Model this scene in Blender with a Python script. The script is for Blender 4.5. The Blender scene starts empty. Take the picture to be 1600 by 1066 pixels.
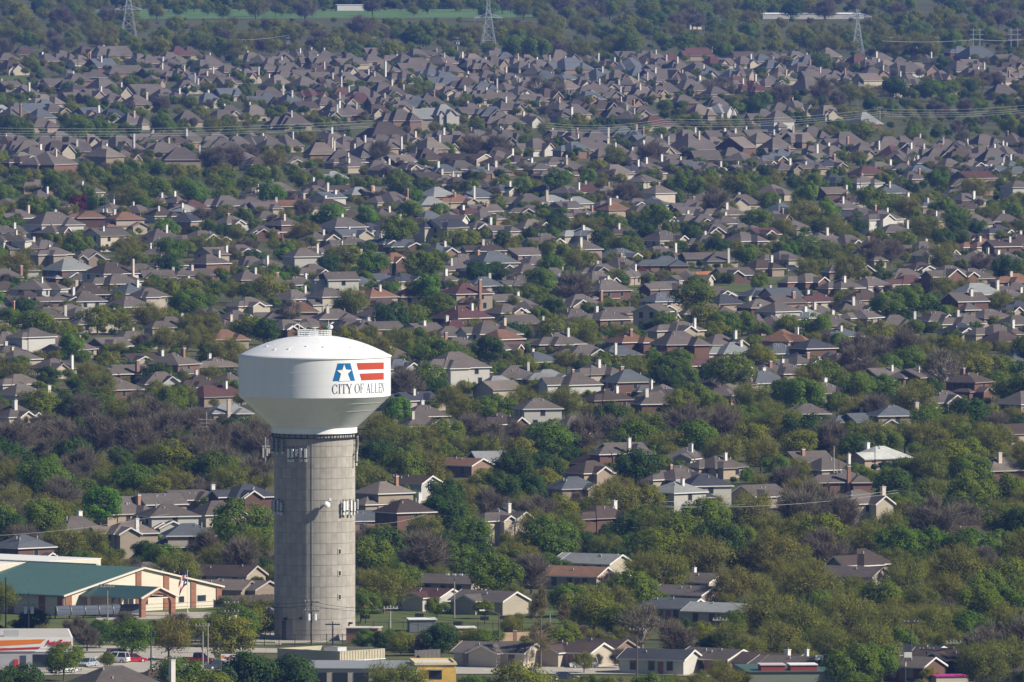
import bpy, math, random
import numpy as np
from mathutils import Vector
R = math.radians
random.seed(11); rng = np.random.default_rng(11)
scene = bpy.context.scene
# ---------------------------------------------------------------- camera, sky, sun, exposure
F, CH, HZ = 25484.0, 154.0, -415.0           # focal length in photo pixels, camera height in metres, row of the horizon
TH = math.atan((533.0 - HZ) / F)
cam = bpy.data.objects.new('camera', bpy.data.cameras.new('camera')); scene.collection.objects.link(cam)
cam.location = (0, 0, CH); cam.rotation_euler = (math.pi / 2 - TH, 0, 0)
cam.data.sensor_width = 36.0; cam.data.lens = F / 1600.0 * 36.0
cam.data.clip_start = 1.0; cam.data.clip_end = 60000.0
scene.camera = cam
SUN_EL = R(36.0); SV = Vector((0.957 * math.cos(SUN_EL), -0.29 * math.cos(SUN_EL), math.sin(SUN_EL))).normalized()
world = bpy.data.worlds.new('World'); scene.world = world; world.use_nodes = True
wn = world.node_tree; bg = wn.nodes['Background']; bg.inputs[1].default_value = 0.053
sky = wn.nodes.new('ShaderNodeTexSky'); sky.sky_type = 'NISHITA'; sky.sun_disc = False
sky.sun_elevation = SUN_EL; sky.sun_rotation = math.atan2(SV.x, SV.y); sky.altitude = 200; sky.ozone_density = 3.0; sky.dust_density = 0.4
wn.links.new(sky.outputs[0], bg.inputs[0])
sun = bpy.data.objects.new('sun', bpy.data.lights.new('sun', 'SUN')); scene.collection.objects.link(sun)
sun.data.energy = 5.0; sun.data.angle = R(0.55); sun.data.color = (1.0, 0.92, 0.80)
sun.rotation_euler = SV.to_track_quat('Z', 'Y').to_euler(); sun.location = (400, 2000, 600)
vs = scene.view_settings; vs.view_transform = 'Standard'; vs.look = 'None'; vs.exposure = 0.5; vs.gamma = 1.0
# ---------------------------------------------------------------- helpers
col = scene.collection
CT, ST = math.cos(TH), math.sin(TH)
def at(px, py, h=0.0):                       # the point at height h seen at a photo pixel
    xc, yc = (px - 800) / F, (533 - py) / F
    dx, dy, dz = xc, CT + yc * ST, -ST + yc * CT
    t = (h - CH) / dz
    return Vector((dx * t, dy * t, h))
def pix(p):                                  # photo pixel of a world point
    x, y, z = p[0], p[1], p[2] - CH
    d = y * CT - z * ST; u = y * ST + z * CT
    return 800 + F * x / d, 533 - F * u / d
def ppm(p): return F / (p[1] * CT - (p[2] - CH) * ST)
def tag(o, label=None, cat=None, group=None, kind=None):
    if label: o['label'] = label
    if cat: o['category'] = cat
    if group: o['group'] = group
    if kind: o['kind'] = kind
    return o
def empty(name, loc, rz=0.0, parent=None):
    o = bpy.data.objects.new(name, None); col.objects.link(o); o.location = loc; o.rotation_euler = (0, 0, rz)
    o.empty_display_size = 1.0
    if parent: o.parent = parent
    return o
class M:                                     # collects faces with a colour, builds ONE mesh object
    def __init__(s): s.v, s.f, s.c = [], [], []
    def face(s, pts, c=(1, 1, 1)):
        n = len(s.v); s.v += [tuple(p) for p in pts]; s.f.append(tuple(range(n, n + len(pts)))); s.c.append(c); return s
    def box(s, x0, x1, y0, y1, z0, z1, c=(1, 1, 1), top=None):
        n = len(s.v)
        s.v += [(x0, y0, z0), (x1, y0, z0), (x1, y1, z0), (x0, y1, z0), (x0, y0, z1), (x1, y0, z1), (x1, y1, z1), (x0, y1, z1)]
        for q in ((0, 3, 2, 1), (4, 5, 6, 7), (0, 1, 5, 4), (1, 2, 6, 5), (2, 3, 7, 6), (3, 0, 4, 7)):
            s.f.append(tuple(n + i for i in q)); s.c.append(top if (top and q[0] == 4) else c)
        return s
    def bar(s, a, b, w, c=(1, 1, 1), w2=None, n=4):   # prism from a to b
        a, b = Vector(a), Vector(b); d = (b - a).normalized(); w2 = w if w2 is None else w2
        u = d.cross(Vector((0, 0, 1)) if abs(d.z) < 0.9 else Vector((1, 0, 0))).normalized(); v = d.cross(u); k = len(s.v)
        for p, r in ((a, w), (b, w2)):
            for i in range(n):
                t = 2 * math.pi * (i + 0.5) / n; s.v.append(tuple(p + (u * math.cos(t) + v * math.sin(t)) * r / 2 * (1.414 if n == 4 else 1)))
        for i in range(n): s.f.append((k + i, k + (i + 1) % n, k + n + (i + 1) % n, k + n + i)); s.c.append(c)
        s.f.append(tuple(k + n - 1 - i for i in range(n))); s.c.append(c); s.f.append(tuple(k + n + i for i in range(n))); s.c.append(c)
        return s
    def lathe(s, prof, n=64, c=(1, 1, 1), a0=0.0, a1=2 * math.pi):
        k = len(s.v); full = abs(a1 - a0 - 2 * math.pi) < 1e-6; m = n if full else n + 1
        for r, z in prof:
            for i in range(m): t = a0 + (a1 - a0) * i / n; s.v.append((r * math.sin(t), -r * math.cos(t), z))
        for j in range(len(prof) - 1):
            for i in range(n):
                i2 = (i + 1) % m; s.f.append((k + j * m + i, k + j * m + i2, k + (j + 1) * m + i2, k + (j + 1) * m + i)); s.c.append(c)
        return s
    def mesh(s, name, mat, smooth=False):
        me = bpy.data.meshes.new(name); me.from_pydata(s.v, [], s.f); me.materials.append(mat)
        ca = me.color_attributes.new('Col', 'FLOAT_COLOR', 'CORNER')
        lens = np.fromiter((len(f) for f in s.f), int, len(s.f))
        cc = np.ones((len(s.c), 4), np.float32); cc[:, :3] = np.array(s.c, np.float32).reshape(-1, 3)
        ca.data.foreach_set('color', np.repeat(cc, lens, 0).ravel())
        if smooth: me.polygons.foreach_set('use_smooth', np.ones(len(s.f), bool))
        me.update(); return me
    def build(s, name, mat, parent=None, loc=None, rz=0.0, smooth=False):
        o = bpy.data.objects.new(name, s.mesh(name, mat, smooth)); col.objects.link(o)
        if parent is not None: o.parent = parent
        if loc is not None: o.location = loc
        o.rotation_euler = (0, 0, rz); return o
# ---------------------------------------------------------------- materials
def nodes(name):
    m = bpy.data.materials.new(name); m.use_nodes = True; nt = m.node_tree
    return m, nt, nt.nodes['Principled BSDF']
def N(nt, t, **kw):
    n = nt.nodes.new(t)
    for k, v in kw.items():
        if k.startswith('i_'): n.inputs[k[2:].replace('_', ' ')].default_value = v
        else: setattr(n, k, v)
    return n
def var_mat(name, color=None, rough=0.8, noise=3.0, amount=0.25, spec=0.3, metal=0.0, detail=6, rand=0.0, stretch=(1, 1, 1), bump=0.0):
    """colour (or the mesh colour attribute when color is None) varied by two noises and, if rand, by object"""
    m, nt, b = nodes(name); L = nt.links
    b.inputs['Roughness'].default_value = rough; b.inputs['Metallic'].default_value = metal; b.inputs['Specular IOR Level'].default_value = spec
    tc = N(nt, 'ShaderNodeTexCoord'); mp = N(nt, 'ShaderNodeMapping'); mp.inputs['Scale'].default_value = stretch; L.new(tc.outputs['Object'], mp.inputs[0])
    oi = N(nt, 'ShaderNodeObjectInfo')
    n1 = N(nt, 'ShaderNodeTexNoise', noise_dimensions='4D'); n1.inputs['Scale'].default_value = noise; n1.inputs['Detail'].default_value = detail
    n2 = N(nt, 'ShaderNodeTexNoise', noise_dimensions='4D'); n2.inputs['Scale'].default_value = noise * 0.13; n2.inputs['Detail'].default_value = 4
    wm = N(nt, 'ShaderNodeMath', operation='MULTIPLY'); wm.inputs[1].default_value = 50; L.new(oi.outputs['Random'], wm.inputs[0])
    for n in (n1, n2): L.new(mp.outputs[0], n.inputs['Vector']); L.new(wm.outputs[0], n.inputs['W'])
    ad = N(nt, 'ShaderNodeMath', operation='ADD'); L.new(n1.outputs[0], ad.inputs[0]); L.new(n2.outputs[0], ad.inputs[1])
    mr = N(nt, 'ShaderNodeMapRange'); mr.inputs[1].default_value = 0.55; mr.inputs[2].default_value = 1.45
    mr.inputs[3].default_value = 1 - amount; mr.inputs[4].default_value = 1 + amount; L.new(ad.outputs[0], mr.inputs[0])
    last = mr.outputs[0]
    if rand:
        rr = N(nt, 'ShaderNodeMapRange'); rr.inputs[3].default_value = 1 - rand; rr.inputs[4].default_value = 1 + rand; L.new(oi.outputs['Random'], rr.inputs[0])
        mu = N(nt, 'ShaderNodeMath', operation='MULTIPLY'); L.new(last, mu.inputs[0]); L.new(rr.outputs[0], mu.inputs[1]); last = mu.outputs[0]
    vm = N(nt, 'ShaderNodeVectorMath', operation='SCALE'); L.new(last, vm.inputs['Scale'])
    if color is None:
        at_ = N(nt, 'ShaderNodeVertexColor', layer_name='Col'); L.new(at_.outputs[0], vm.inputs[0])
    else: vm.inputs[0].default_value = color
    L.new(vm.outputs[0], b.inputs['Base Color'])
    if bump:
        bp = N(nt, 'ShaderNodeBump'); bp.inputs['Strength'].default_value = bump; bp.inputs['Distance'].default_value = 0.1
        L.new(n1.outputs[0], bp.inputs['Height']); L.new(bp.outputs[0], b.inputs['Normal'])
    return m
MAT = dict(
    roof=var_mat('shingle_roof', None, 0.9, 1.1, 0.3, 0.15, detail=12, stretch=(1, 1, 4), bump=0.4), wall=var_mat('house_wall', None, 0.9, 2.5, 0.13, 0.2, stretch=(1, 1, 4)),
    trim=var_mat('painted_trim', None, 0.6, 2, 0.06), chim=var_mat('chimney_surface', None, 0.8, 4, 0.12), paint=var_mat('painted_surface', None, 0.5, 2, 0.08),
    metal=var_mat('grey_metal', None, 0.45, 3, 0.12, 0.5, 0.0), wood=var_mat('weathered_wood', None, 0.9, 4, 0.25, 0.1, stretch=(1, 1, 0.2)),
    concrete=var_mat('panel_concrete', (0.345, 0.322, 0.28), 0.92, 0.8, 0.3, 0.2, detail=10, rand=0.09, stretch=(1, 1, 0.9), bump=0.3),
    core=var_mat('joint_concrete', (0.27, 0.25, 0.215), 0.95, 1.2, 0.35, 0.1, stretch=(1, 1, 0.15)),
    tank=var_mat('tank_paint', (0.77, 0.78, 0.78), 0.36, 1.3, 0.075, 0.45, detail=9, stretch=(1, 1, 0.07)), logo=var_mat('logo_paint', None, 0.4, 0.8, 0.06, 0.4),
    glass=var_mat('window_glass', (0.025, 0.032, 0.04), 0.08, 1, 0.3, 0.8), tin=var_mat('green_metal_roof', None, 0.45, 0.7, 0.12, 0.4),
    brick=var_mat('brick', None, 0.9, 6, 0.28, 0.15, stretch=(1, 1, 2.5)), car=var_mat('car_paint', None, 0.25, 1, 0.03, 0.6), rubber=var_mat('rubber', (0.02, 0.02, 0.02), 0.8),
    iron=var_mat('black_iron', (0.025, 0.027, 0.03), 0.5), wire=var_mat('wire_metal', (0.42, 0.45, 0.42), 0.35, 1, 0.05, 0.6, 0.3), dwire=var_mat('dark_wire', (0.03, 0.03, 0.035), 0.5),
    galv=var_mat('galvanised_steel', (0.36, 0.38, 0.40), 0.5, 1, 0.1, 0.5, 0.2),
    bark=var_mat('tree_bark', (0.13, 0.105, 0.085), 0.95, 5, 0.3, 0.1, rand=0.25), palebark=var_mat('pale_bark', (0.33, 0.29, 0.24), 0.95, 3, 0.3, 0.1),
    asphalt=var_mat('asphalt', (0.12, 0.115, 0.105), 0.95, 0.3, 0.2), cement=var_mat('cement_paving', (0.36, 0.33, 0.28), 0.95, 0.25, 0.15), mark=var_mat('road_paint', (0.7, 0.7, 0.66), 0.8, 0.4, 0.2),
)
def ground_mat(name, a, b, sc):
    m, nt, p = nodes(name); L = nt.links; p.inputs['Roughness'].default_value = 1; p.inputs['Specular IOR Level'].default_value = 0.05
    tc = N(nt, 'ShaderNodeTexCoord'); n = N(nt, 'ShaderNodeTexNoise'); n.inputs['Scale'].default_value = sc; n.inputs['Detail'].default_value = 10; n.inputs['Roughness'].default_value = 0.7
    L.new(tc.outputs['Object'], n.inputs['Vector'])
    r = N(nt, 'ShaderNodeValToRGB'); r.color_ramp.elements[0].position = 0.35; r.color_ramp.elements[1].position = 0.68
    r.color_ramp.elements[0].color = (*a, 1); r.color_ramp.elements[1].color = (*b, 1); L.new(n.outputs[0], r.inputs[0]); L.new(r.outputs[0], p.inputs['Base Color']); return m
MAT['ground'] = ground_mat('ground_earth', (0.058, 0.068, 0.030), (0.115, 0.112, 0.055), 0.02)
MAT['lawn'] = ground_mat('lawn_grass', (0.068, 0.092, 0.03), (0.12, 0.14, 0.05), 0.12)
MAT['field'] = ground_mat('field_grass', (0.075, 0.15, 0.05), (0.12, 0.19, 0.07), 0.02)
def foliage(name, a, b, transl=0.25, hue=0.03):
    m, nt, p = nodes(name); L = nt.links; nt.nodes.remove(p); out = nt.nodes['Material Output']
    oi = N(nt, 'ShaderNodeObjectInfo'); ge = N(nt, 'ShaderNodeNewGeometry'); tc = N(nt, 'ShaderNodeTexCoord')
    n = N(nt, 'ShaderNodeTexNoise'); n.inputs['Scale'].default_value = 5.0; n.inputs['Detail'].default_value = 3; L.new(tc.outputs['Object'], n.inputs['Vector'])
    a1 = N(nt, 'ShaderNodeMath', operation='MULTIPLY_ADD'); a1.inputs[1].default_value = 0.55; L.new(oi.outputs['Random'], a1.inputs[0])
    a2 = N(nt, 'ShaderNodeMath', operation='MULTIPLY'); a2.inputs[1].default_value = 0.45; L.new(n.outputs[0], a2.inputs[0]); L.new(a2.outputs[0], a1.inputs[2])
    mx = N(nt, 'ShaderNodeMix', data_type='RGBA'); mx.inputs['A'].default_value = (*a, 1); mx.inputs['B'].default_value = (*b, 1); L.new(a1.outputs[0], mx.inputs['Factor'])
    hs = N(nt, 'ShaderNodeHueSaturation'); L.new(mx.outputs['Result'], hs.inputs['Color'])
    rv = N(nt, 'ShaderNodeMapRange'); rv.inputs[3].default_value = 0.78; rv.inputs[4].default_value = 1.22; L.new(ge.outputs['Random Per Island'], rv.inputs[0]); L.new(rv.outputs[0], hs.inputs['Value'])
    f7 = N(nt, 'ShaderNodeMath', operation='MULTIPLY'); f7.inputs[1].default_value = 7.31; L.new(oi.outputs['Random'], f7.inputs[0])
    fr = N(nt, 'ShaderNodeMath', operation='FRACT'); L.new(f7.outputs[0], fr.inputs[0])
    rh = N(nt, 'ShaderNodeMapRange'); rh.inputs[3].default_value = 0.5 - hue; rh.inputs[4].default_value = 0.5 + hue; L.new(fr.outputs[0], rh.inputs[0]); L.new(rh.outputs[0], hs.inputs['Hue'])
    d = N(nt, 'ShaderNodeBsdfDiffuse'); t = N(nt, 'ShaderNodeBsdfTranslucent'); L.new(hs.outputs[0], d.inputs[0]); L.new(hs.outputs[0], t.inputs[0])
    ms = N(nt, 'ShaderNodeMixShader'); ms.inputs[0].default_value = transl; L.new(d.outputs[0], ms.inputs[1]); L.new(t.outputs[0], ms.inputs[2]); L.new(ms.outputs[0], out.inputs[0])
    return m
FOL = dict(
    o=foliage('oak_leaves', (0.0484, 0.0924, 0.022), (0.088, 0.1342, 0.0264), 0.4, 0.015), g=foliage('green_leaves', (0.1176, 0.1882, 0.0224), (0.1848, 0.2408, 0.03136), 0.5, 0.02),
    y=foliage('yellow_green_leaves', (0.1925, 0.231, 0.0176), (0.2475, 0.264, 0.0242), 0.5, 0.015), e=foliage('budding_leaves', (0.1815, 0.2035, 0.0374), (0.2475, 0.2365, 0.0528), 0.5, 0.018),
    b=foliage('bare_twigs', (0.1615, 0.1387, 0.0969), (0.2137, 0.1824, 0.133), 0.3, 0.012), l=foliage('spring_leaves', (0.132, 0.2475, 0.0264), (0.187, 0.2805, 0.033), 0.5, 0.02),
    z=foliage('pale_twigs', (0.20, 0.175, 0.12), (0.25, 0.22, 0.16), 0.3, 0.01), p=foliage('purple_leaves', (0.10, 0.026, 0.024), (0.15, 0.045, 0.032), 0.3), c=foliage('cypress_twigs', (0.18, 0.155, 0.07), (0.21, 0.175, 0.085), 0.3))
# ---------------------------------------------------------------- the setting
g = M(); g.face([(-7000, -400, 0), (7000, -400, 0), (7000, 24000, 0), (-7000, 24000, 0)]); tag(g.build('ground', MAT['ground']), kind='structure')
LAYER = [0]
def patch(name, pts, mat, z=None):
    LAYER[0] += 1; z = 0.03 + 0.006 * LAYER[0] if z is None else z
    P = [at(x, y) for x, y in pts]; c = sum(P, Vector()) / len(P)
    m = M(); m.face([(p.x - c.x, p.y - c.y, z) for p in P]); o = m.build(name, mat, loc=(c.x, c.y, 0)); return tag(o, kind='structure')
def slab(name, pts, mat, h):
    P = [at(x, y) for x, y in pts]; c = sum(P, Vector()) / len(P); m = M(); n = len(P)
    t = [(p.x - c.x, p.y - c.y, h) for p in P]; m.face(t[::-1] if (P[1] - P[0]).cross(P[2] - P[0]).z < 0 else t)
    for i in range(n): a, b = t[i], t[(i + 1) % n]; m.face([(a[0], a[1], 0), (b[0], b[1], 0), b, a])
    return tag(m.build(name, mat, loc=(c.x, c.y, 0)), kind='structure')
patch('field', [(150, 14.5), (845, 14.5), (850, 27), (140, 30)], MAT['field'])
patch('lawn', [(-5, 110), (46, 110), (50, 127), (-5, 129)], MAT['lawn'])
patch('lawn', [(960, 442), (1170, 434), (1400, 428), (1420, 446), (1200, 462), (960, 458)], MAT['lawn'])
patch('path', [(960, 440), (1080, 437), (1180, 433), (1180, 435.5), (1080, 439.5), (960, 443)], MAT['cement'])
patch('lawn', [(420, 953), (930, 948), (930, 1002), (560, 1010), (420, 1006)], MAT['lawn'])
patch('lawn', [(-10, 955), (420, 949), (430, 1016), (-10, 1012)], MAT['lawn'])
patch('driveway', [(395, 957), (432, 955), (432, 972), (395, 975)], MAT['cement'])
patch('pavement', [(150, 957), (330, 957), (330, 966), (150, 970)], MAT['cement'])
patch('parking_lot', [(-10, 1024), (330, 1017), (345, 1048), (-10, 1058)], MAT['cement'])
patch('road', [(-10, 1009), (200, 1010), (440, 1014), (440, 1021), (200, 1019), (-10, 1020)], MAT['cement'])
slab('pavement', [(160, 1004), (440, 1006.5), (440, 1008.5), (160, 1006)], MAT['cement'], 0.13)
patch('tower_apron', [(430, 992), (600, 989), (610, 1003), (430, 1006)], MAT['cement'])
patch('tower_yard', [(250, 992), (430, 990), (430, 1004), (250, 1003)], MAT['cement'])
patch('lawn', [(520, 1030), (1010, 1022), (1610, 1022), (1610, 1060), (520, 1052)], MAT['lawn'])
patch('road', [(520, 1042), (1010, 1042), (1210, 1052), (1210, 1064), (1010, 1054), (520, 1054)], MAT['cement'])
slab('pavement', [(840, 1040), (1010, 1038.5), (1010, 1040), (840, 1041.5)], MAT['cement'], 0.13)
for i in range(6): patch('road_marking', [(545 + i * 70, 1048), (575 + i * 70, 1048), (575 + i * 70, 1048.6), (545 + i * 70, 1048.6)], MAT['mark'])
for i in range(5): patch('parking_line', [(150 + i * 30, 1027), (151.3 + i * 30, 1027), (146.3 + i * 30, 1036), (145 + i * 30, 1036)], MAT['mark'])
patch('path', [(560, 952), (740, 947), (740, 949), (560, 955)], MAT['cement'])
# ---------------------------------------------------------------- the water tower
TB = at(491.8, 998.5); TS = ppm(TB)
RT, RP = 118.9 / TS, 63.3 / TS
ZP, ZK, ZC, ZT, ZA = 320.5 / TS, 331.5 / TS, 381.0 / TS, 442.0 / TS, 474.0 / TS
tw = tag(empty('water_tower', TB), 'tall white water tower with city emblem on a grey concrete pillar', 'water tower')
m = M(); m.lathe([(RP - 0.05, 0), (RP - 0.05, ZP + 0.2)], 80); m.build('pillar_core', MAT['core'], tw, smooth=True)
NROW, NCOL = 19, 42
da = 2 * math.pi / NCOL; dz = ZP / NROW; rest = M(); panels = []
pm = []
for w in range(3):                              # three panel meshes, shared
    q = M(); g1, g2 = 0.014 / RP, 0.032
    for a, b in ((-da / 2 + g1, 0), (0, da / 2 - g1)):
        def P(r, t, z): return (r * math.sin(t), -r * math.cos(t), z)
        z0, z1, r1, r0 = g2, dz - g2, RP, RP - 0.06
        q.face([P(r1, a, z0), P(r1, b, z0), P(r1, b, z1), P(r1, a, z1)]); q.face([P(r0, a, z1), P(r1, a, z1), P(r1, b, z1), P(r0, b, z1)]); q.face([P(r0, a, z0), P(r0, b, z0), P(r1, b, z0), P(r1, a, z0)])
    a, b = -da / 2 + g1, da / 2 - g1
    q.face([P(r0, a, z0), P(r1, a, z0), P(r1, a, z1), P(r0, a, z1)]); q.face([P(r1, b, z0), P(r0, b, z0), P(r0, b, z1), P(r1, b, z1)])
    pm.append(q)
me_panel = pm[0].mesh('concrete_panel', MAT['concrete'], True)
cnt = 0
for i in range(NCOL):
    t = (i + 0.5) * da; t = t - 2 * math.pi if t > math.pi else t
    for k in range(NROW):
        if abs(t) < 8 * da and cnt < 304:
            o = bpy.data.objects.new('concrete_panel', me_panel); col.objects.link(o); o.parent = tw; o.location = (0, 0, k * dz); o.rotation_euler = (0, 0, t); cnt += 1
        else:
            n = len(rest.v); c, s_ = math.cos(t), math.sin(t)
            rest.v += [(x * c - y * s_, x * s_ + y * c, z + k * dz) for x, y, z in pm[0].v]; rest.f += [tuple(n + j for j in f) for f in pm[0].f]; rest.c += pm[0].c
tag(rest.build('concrete_panels', MAT['concrete'], tw), kind='stuff')
m = M(); pr = [(RP * 1.05, ZP + 0.25), (RP * 1.05, ZK), (RP * 1.04, ZK)]; m.lathe(pr, 96); m.lathe([(RP - 0.2, ZP + 0.15), (RP * 1.05, ZP + 0.25)], 96); m.build('skirt_ring', MAT['tank'], tw, smooth=False)
m = M()                                         # catwalk ring with brackets under the skirt
m.lathe([(RP + 0.02, ZP - 0.55), (RP + 0.42, ZP - 0.55), (RP + 0.42, ZP - 0.40), (RP + 0.02, ZP - 0.40)], 64); m.build('catwalk_ring', MAT['iron'], tw)
br = M()
for i in range(40): t = i * 2 * math.pi / 40; c, s_ = math.sin(t), -math.cos(t); br.bar((c * (RP + 0.36), s_ * (RP + 0.36), ZP - 0.5), (c * (RP + 0.36), s_ * (RP + 0.36), ZP + 0.24), 0.16)
tag(br.build('catwalk_brackets', MAT['iron'], tw), kind='stuff')
m = M(); m.lathe([(RP * 1.045, ZK - 0.02), (RT, ZC)], 128); m.build('tank_cone', MAT['tank'], tw, smooth=True)
tk = M(); tk.lathe([(RT, ZC), (RT, ZT)], 128); tank = tk.build('tank_wall', MAT['tank'], tw, smooth=True)
m = M(); dome = [(RT * 1.012, ZT - 0.04), (RT * 1.012, ZT + 0.14)]
for i in range(1, 21): r = RT * (1 - i / 20); dome.append((max(r, 0.01), ZT + 0.14 + (ZA - ZT) * (1 - (r / RT) ** 2.1)))
m.lathe(dome, 128); m.lathe([(RT, ZT - 0.04), (RT * 1.012, ZT - 0.04)], 128); dm = m.build('dome_roof', MAT['tank'], tw, smooth=False)
me = dm.data
me.polygons.foreach_set('use_smooth', np.array([i >= 128 for i in range(len(me.polygons))], bool))
zr = lambda r: ZT + 0.14 + (ZA - ZT) * (1 - (r / RT) ** 2.1)
for k in range(24):                              # plate seams on the roof, each a low raised rib
    t = k * math.pi / 12 + 0.1; q = M(); pr = None
    for j in range(9):
        r = RT * (0.24 + 0.755 * j / 8); p = (r * math.sin(t), -r * math.cos(t), zr(r) - 0.01)
        if pr: q.bar(pr, p, 0.035)
        pr = p
    q.build('seam_rib', MAT['tank'], dm)
for zz in (ZC + 2.1, ZC + 4.3):
    q = M(); q.lathe([(RT - 0.01, zz), (RT + 0.012, zz + 0.01), (RT + 0.012, zz + 0.05), (RT - 0.01, zz + 0.06)], 128); q.build('weld_band', MAT['tank'], tank, smooth=True)
for r in (0.55, 0.8):
    rr = RP * 1.045 + (RT - RP * 1.045) * r; zz = ZK + (ZC - ZK) * r
    q = M(); q.lathe([(rr - 0.01, zz - 0.03), (rr + 0.05, zz), (rr + 0.06, zz + 0.05)], 128); q.build('weld_band', MAT['tank'], tw, smooth=True)
for t, r in ((-60, .72), (-40, .8), (-25, .78), (-8, .7), (10, .72), (40, .74), (62, .74), (75, .7)):   # hatches and vents on the roof
    t = R(t); rr = RT * r; q = M(); q.bar((0, 0, -0.1), (0, 0, 0.16), 0.4, n=8); q.build('roof_vent', MAT['tank'], dm, loc=(rr * math.sin(t), -rr * math.cos(t), zr(rr)))
# railing drum on top
rl = empty('roof_railing', (0, 0, ZA - 0.15), parent=tw); RR = 26.0 / TS
for zz in (0.1, 0.42, 0.74, 1.06):
    q = M(); q.lathe([(RR - 0.04, zz), (RR + 0.04, zz), (RR + 0.04, zz + 0.08), (RR - 0.04, zz + 0.08), (RR - 0.04, zz)], 40); q.build('rail', MAT['tank'], rl)
for i in range(28):
    t = i * 2 * math.pi / 28; q = M(); q.bar((RR * math.sin(t), -RR * math.cos(t), -0.3), (RR * math.sin(t), -RR * math.cos(t), 1.14), 0.10); q.build('post', MAT['tank'], rl)
m = M(); m.box(-1.0, 0.6, -0.8, 0.8, 0, 0.9); m.build('roof_hatch_box', MAT['tank'], tw, loc=(0, 0, ZA - 0.1))
for x, y, h in ((-2.6, 0.4, 2.4), (-1.5, 1.0, 1.7), (2.4, -0.3, 2.9), (0.1, 0.9, 1.8)):
    m = M(); m.bar((0, 0, 0), (0, 0, h), 0.09, w2=0.04); m.bar((0, 0, h * 0.55), (0, 0, h * 0.85), 0.13); m.build('whip_antenna', MAT['tank'], tw, loc=(x, y, ZA - 0.1))
m = M(); m.lathe([(0.01, 0.35), (0.3, 0.3), (0.42, 0), (0.3, -0.3), (0.01, -0.35)], 12); m.build('antenna_dome', MAT['tank'], tw, loc=(2.75, -0.4, ZA + 1.5), smooth=True)
m = M(); m.box(-.2, .2, -.2, .2, 0, .4, (.5, .03, .03)); m.build('beacon', MAT['paint'], tw, loc=(1.0, -1.5, ZA + 0.9))
# the emblem and the lettering, thin painted plates that follow the tank wall
def onwall(x, y, off=0.03):                     # x, y: position in an enlarged view of the tank front
    s = max(-0.995, min(0.995, (x + 62) / 905)); ph = math.asin(s); yt = 410 + 45 * math.cos(ph)
    return ph, ZT - (y - yt) / 7.614 / TS
def plate(name, polys, c, off=0.03, parent=tank):
    q = M()
    for poly in polys:
        P = []
        for ph, z in poly: P.append(((RT + off) * math.sin(ph), -(RT + off) * math.cos(ph), z))
        q.face(P, c)
    return q.build(name, MAT['logo'], parent)
def strip(x0a, x1a, ya0, ya1, x0b, x1b, yb0, yb1, n=10):   # a band between a top edge a and a bottom edge b
    out = []
    def pt(k, e): x = (x0a + (x1a - x0a) * k, x0b + (x1b - x0b) * k)[e]; y = (ya0 + (ya1 - ya0) * k, yb0 + (yb1 - yb0) * k)[e]; return onwall(x, y)
    for i in range(n): k, l = i / n, (i + 1) / n; out.append([pt(k, 1), pt(l, 1), pt(l, 0), pt(k, 0)])
    return out
BLUE, RED, NAVY, WHT = (0.006, 0.135, 0.34), (0.43, 0.055, 0.02), (0.045, 0.05, 0.13), (0.80, 0.81, 0.81)
plate('emblem_letter', strip(220, 370, 505, 501, 162, 425, 715, 709), BLUE)
st = [(295, 514), (317, 577), (383, 581), (338, 626), (368, 711), (235, 714), (258, 628), (211, 588), (274, 581)]
cp = (295, 610)
plate('emblem_star', [[onwall(*cp), onwall(*st[(i + 1) % 9]), onwall(*st[i])] for i in range(9)], WHT, 0.10)
plate('emblem_stripe', strip(443, 762, 499, 487, 465, 762, 580, 567), RED); plate('emblem_stripe', strip(479, 762, 625, 609, 500, 762, 705, 691), RED)
def rect(x0, y0, x1, y1): return [(x0, y0), (x1, y0), (x1, y1), (x0, y1)]
def stem(x, w=.17, sw=.17): return [rect(x - w / 2, 0, x + w / 2, 1), rect(x - sw, 0, x + sw, .05), rect(x - sw, .95, x + sw, 1)]
def ring(a0, a1, n=22):
    out = []
    def p(a, o): th = .055 + .12 * abs(math.cos(a)) ** 1.3; rx, ry = (.5, .51) if o else (.5 - th, .51 - .05); return (.5 + rx * math.cos(a), .5 + ry * math.sin(a))
    for i in range(n): a, b = a0 + (a1 - a0) * i / n, a0 + (a1 - a0) * (i + 1) / n; out.append([p(a, 0), p(a, 1), p(b, 1), p(b, 0)])
    return out
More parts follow.
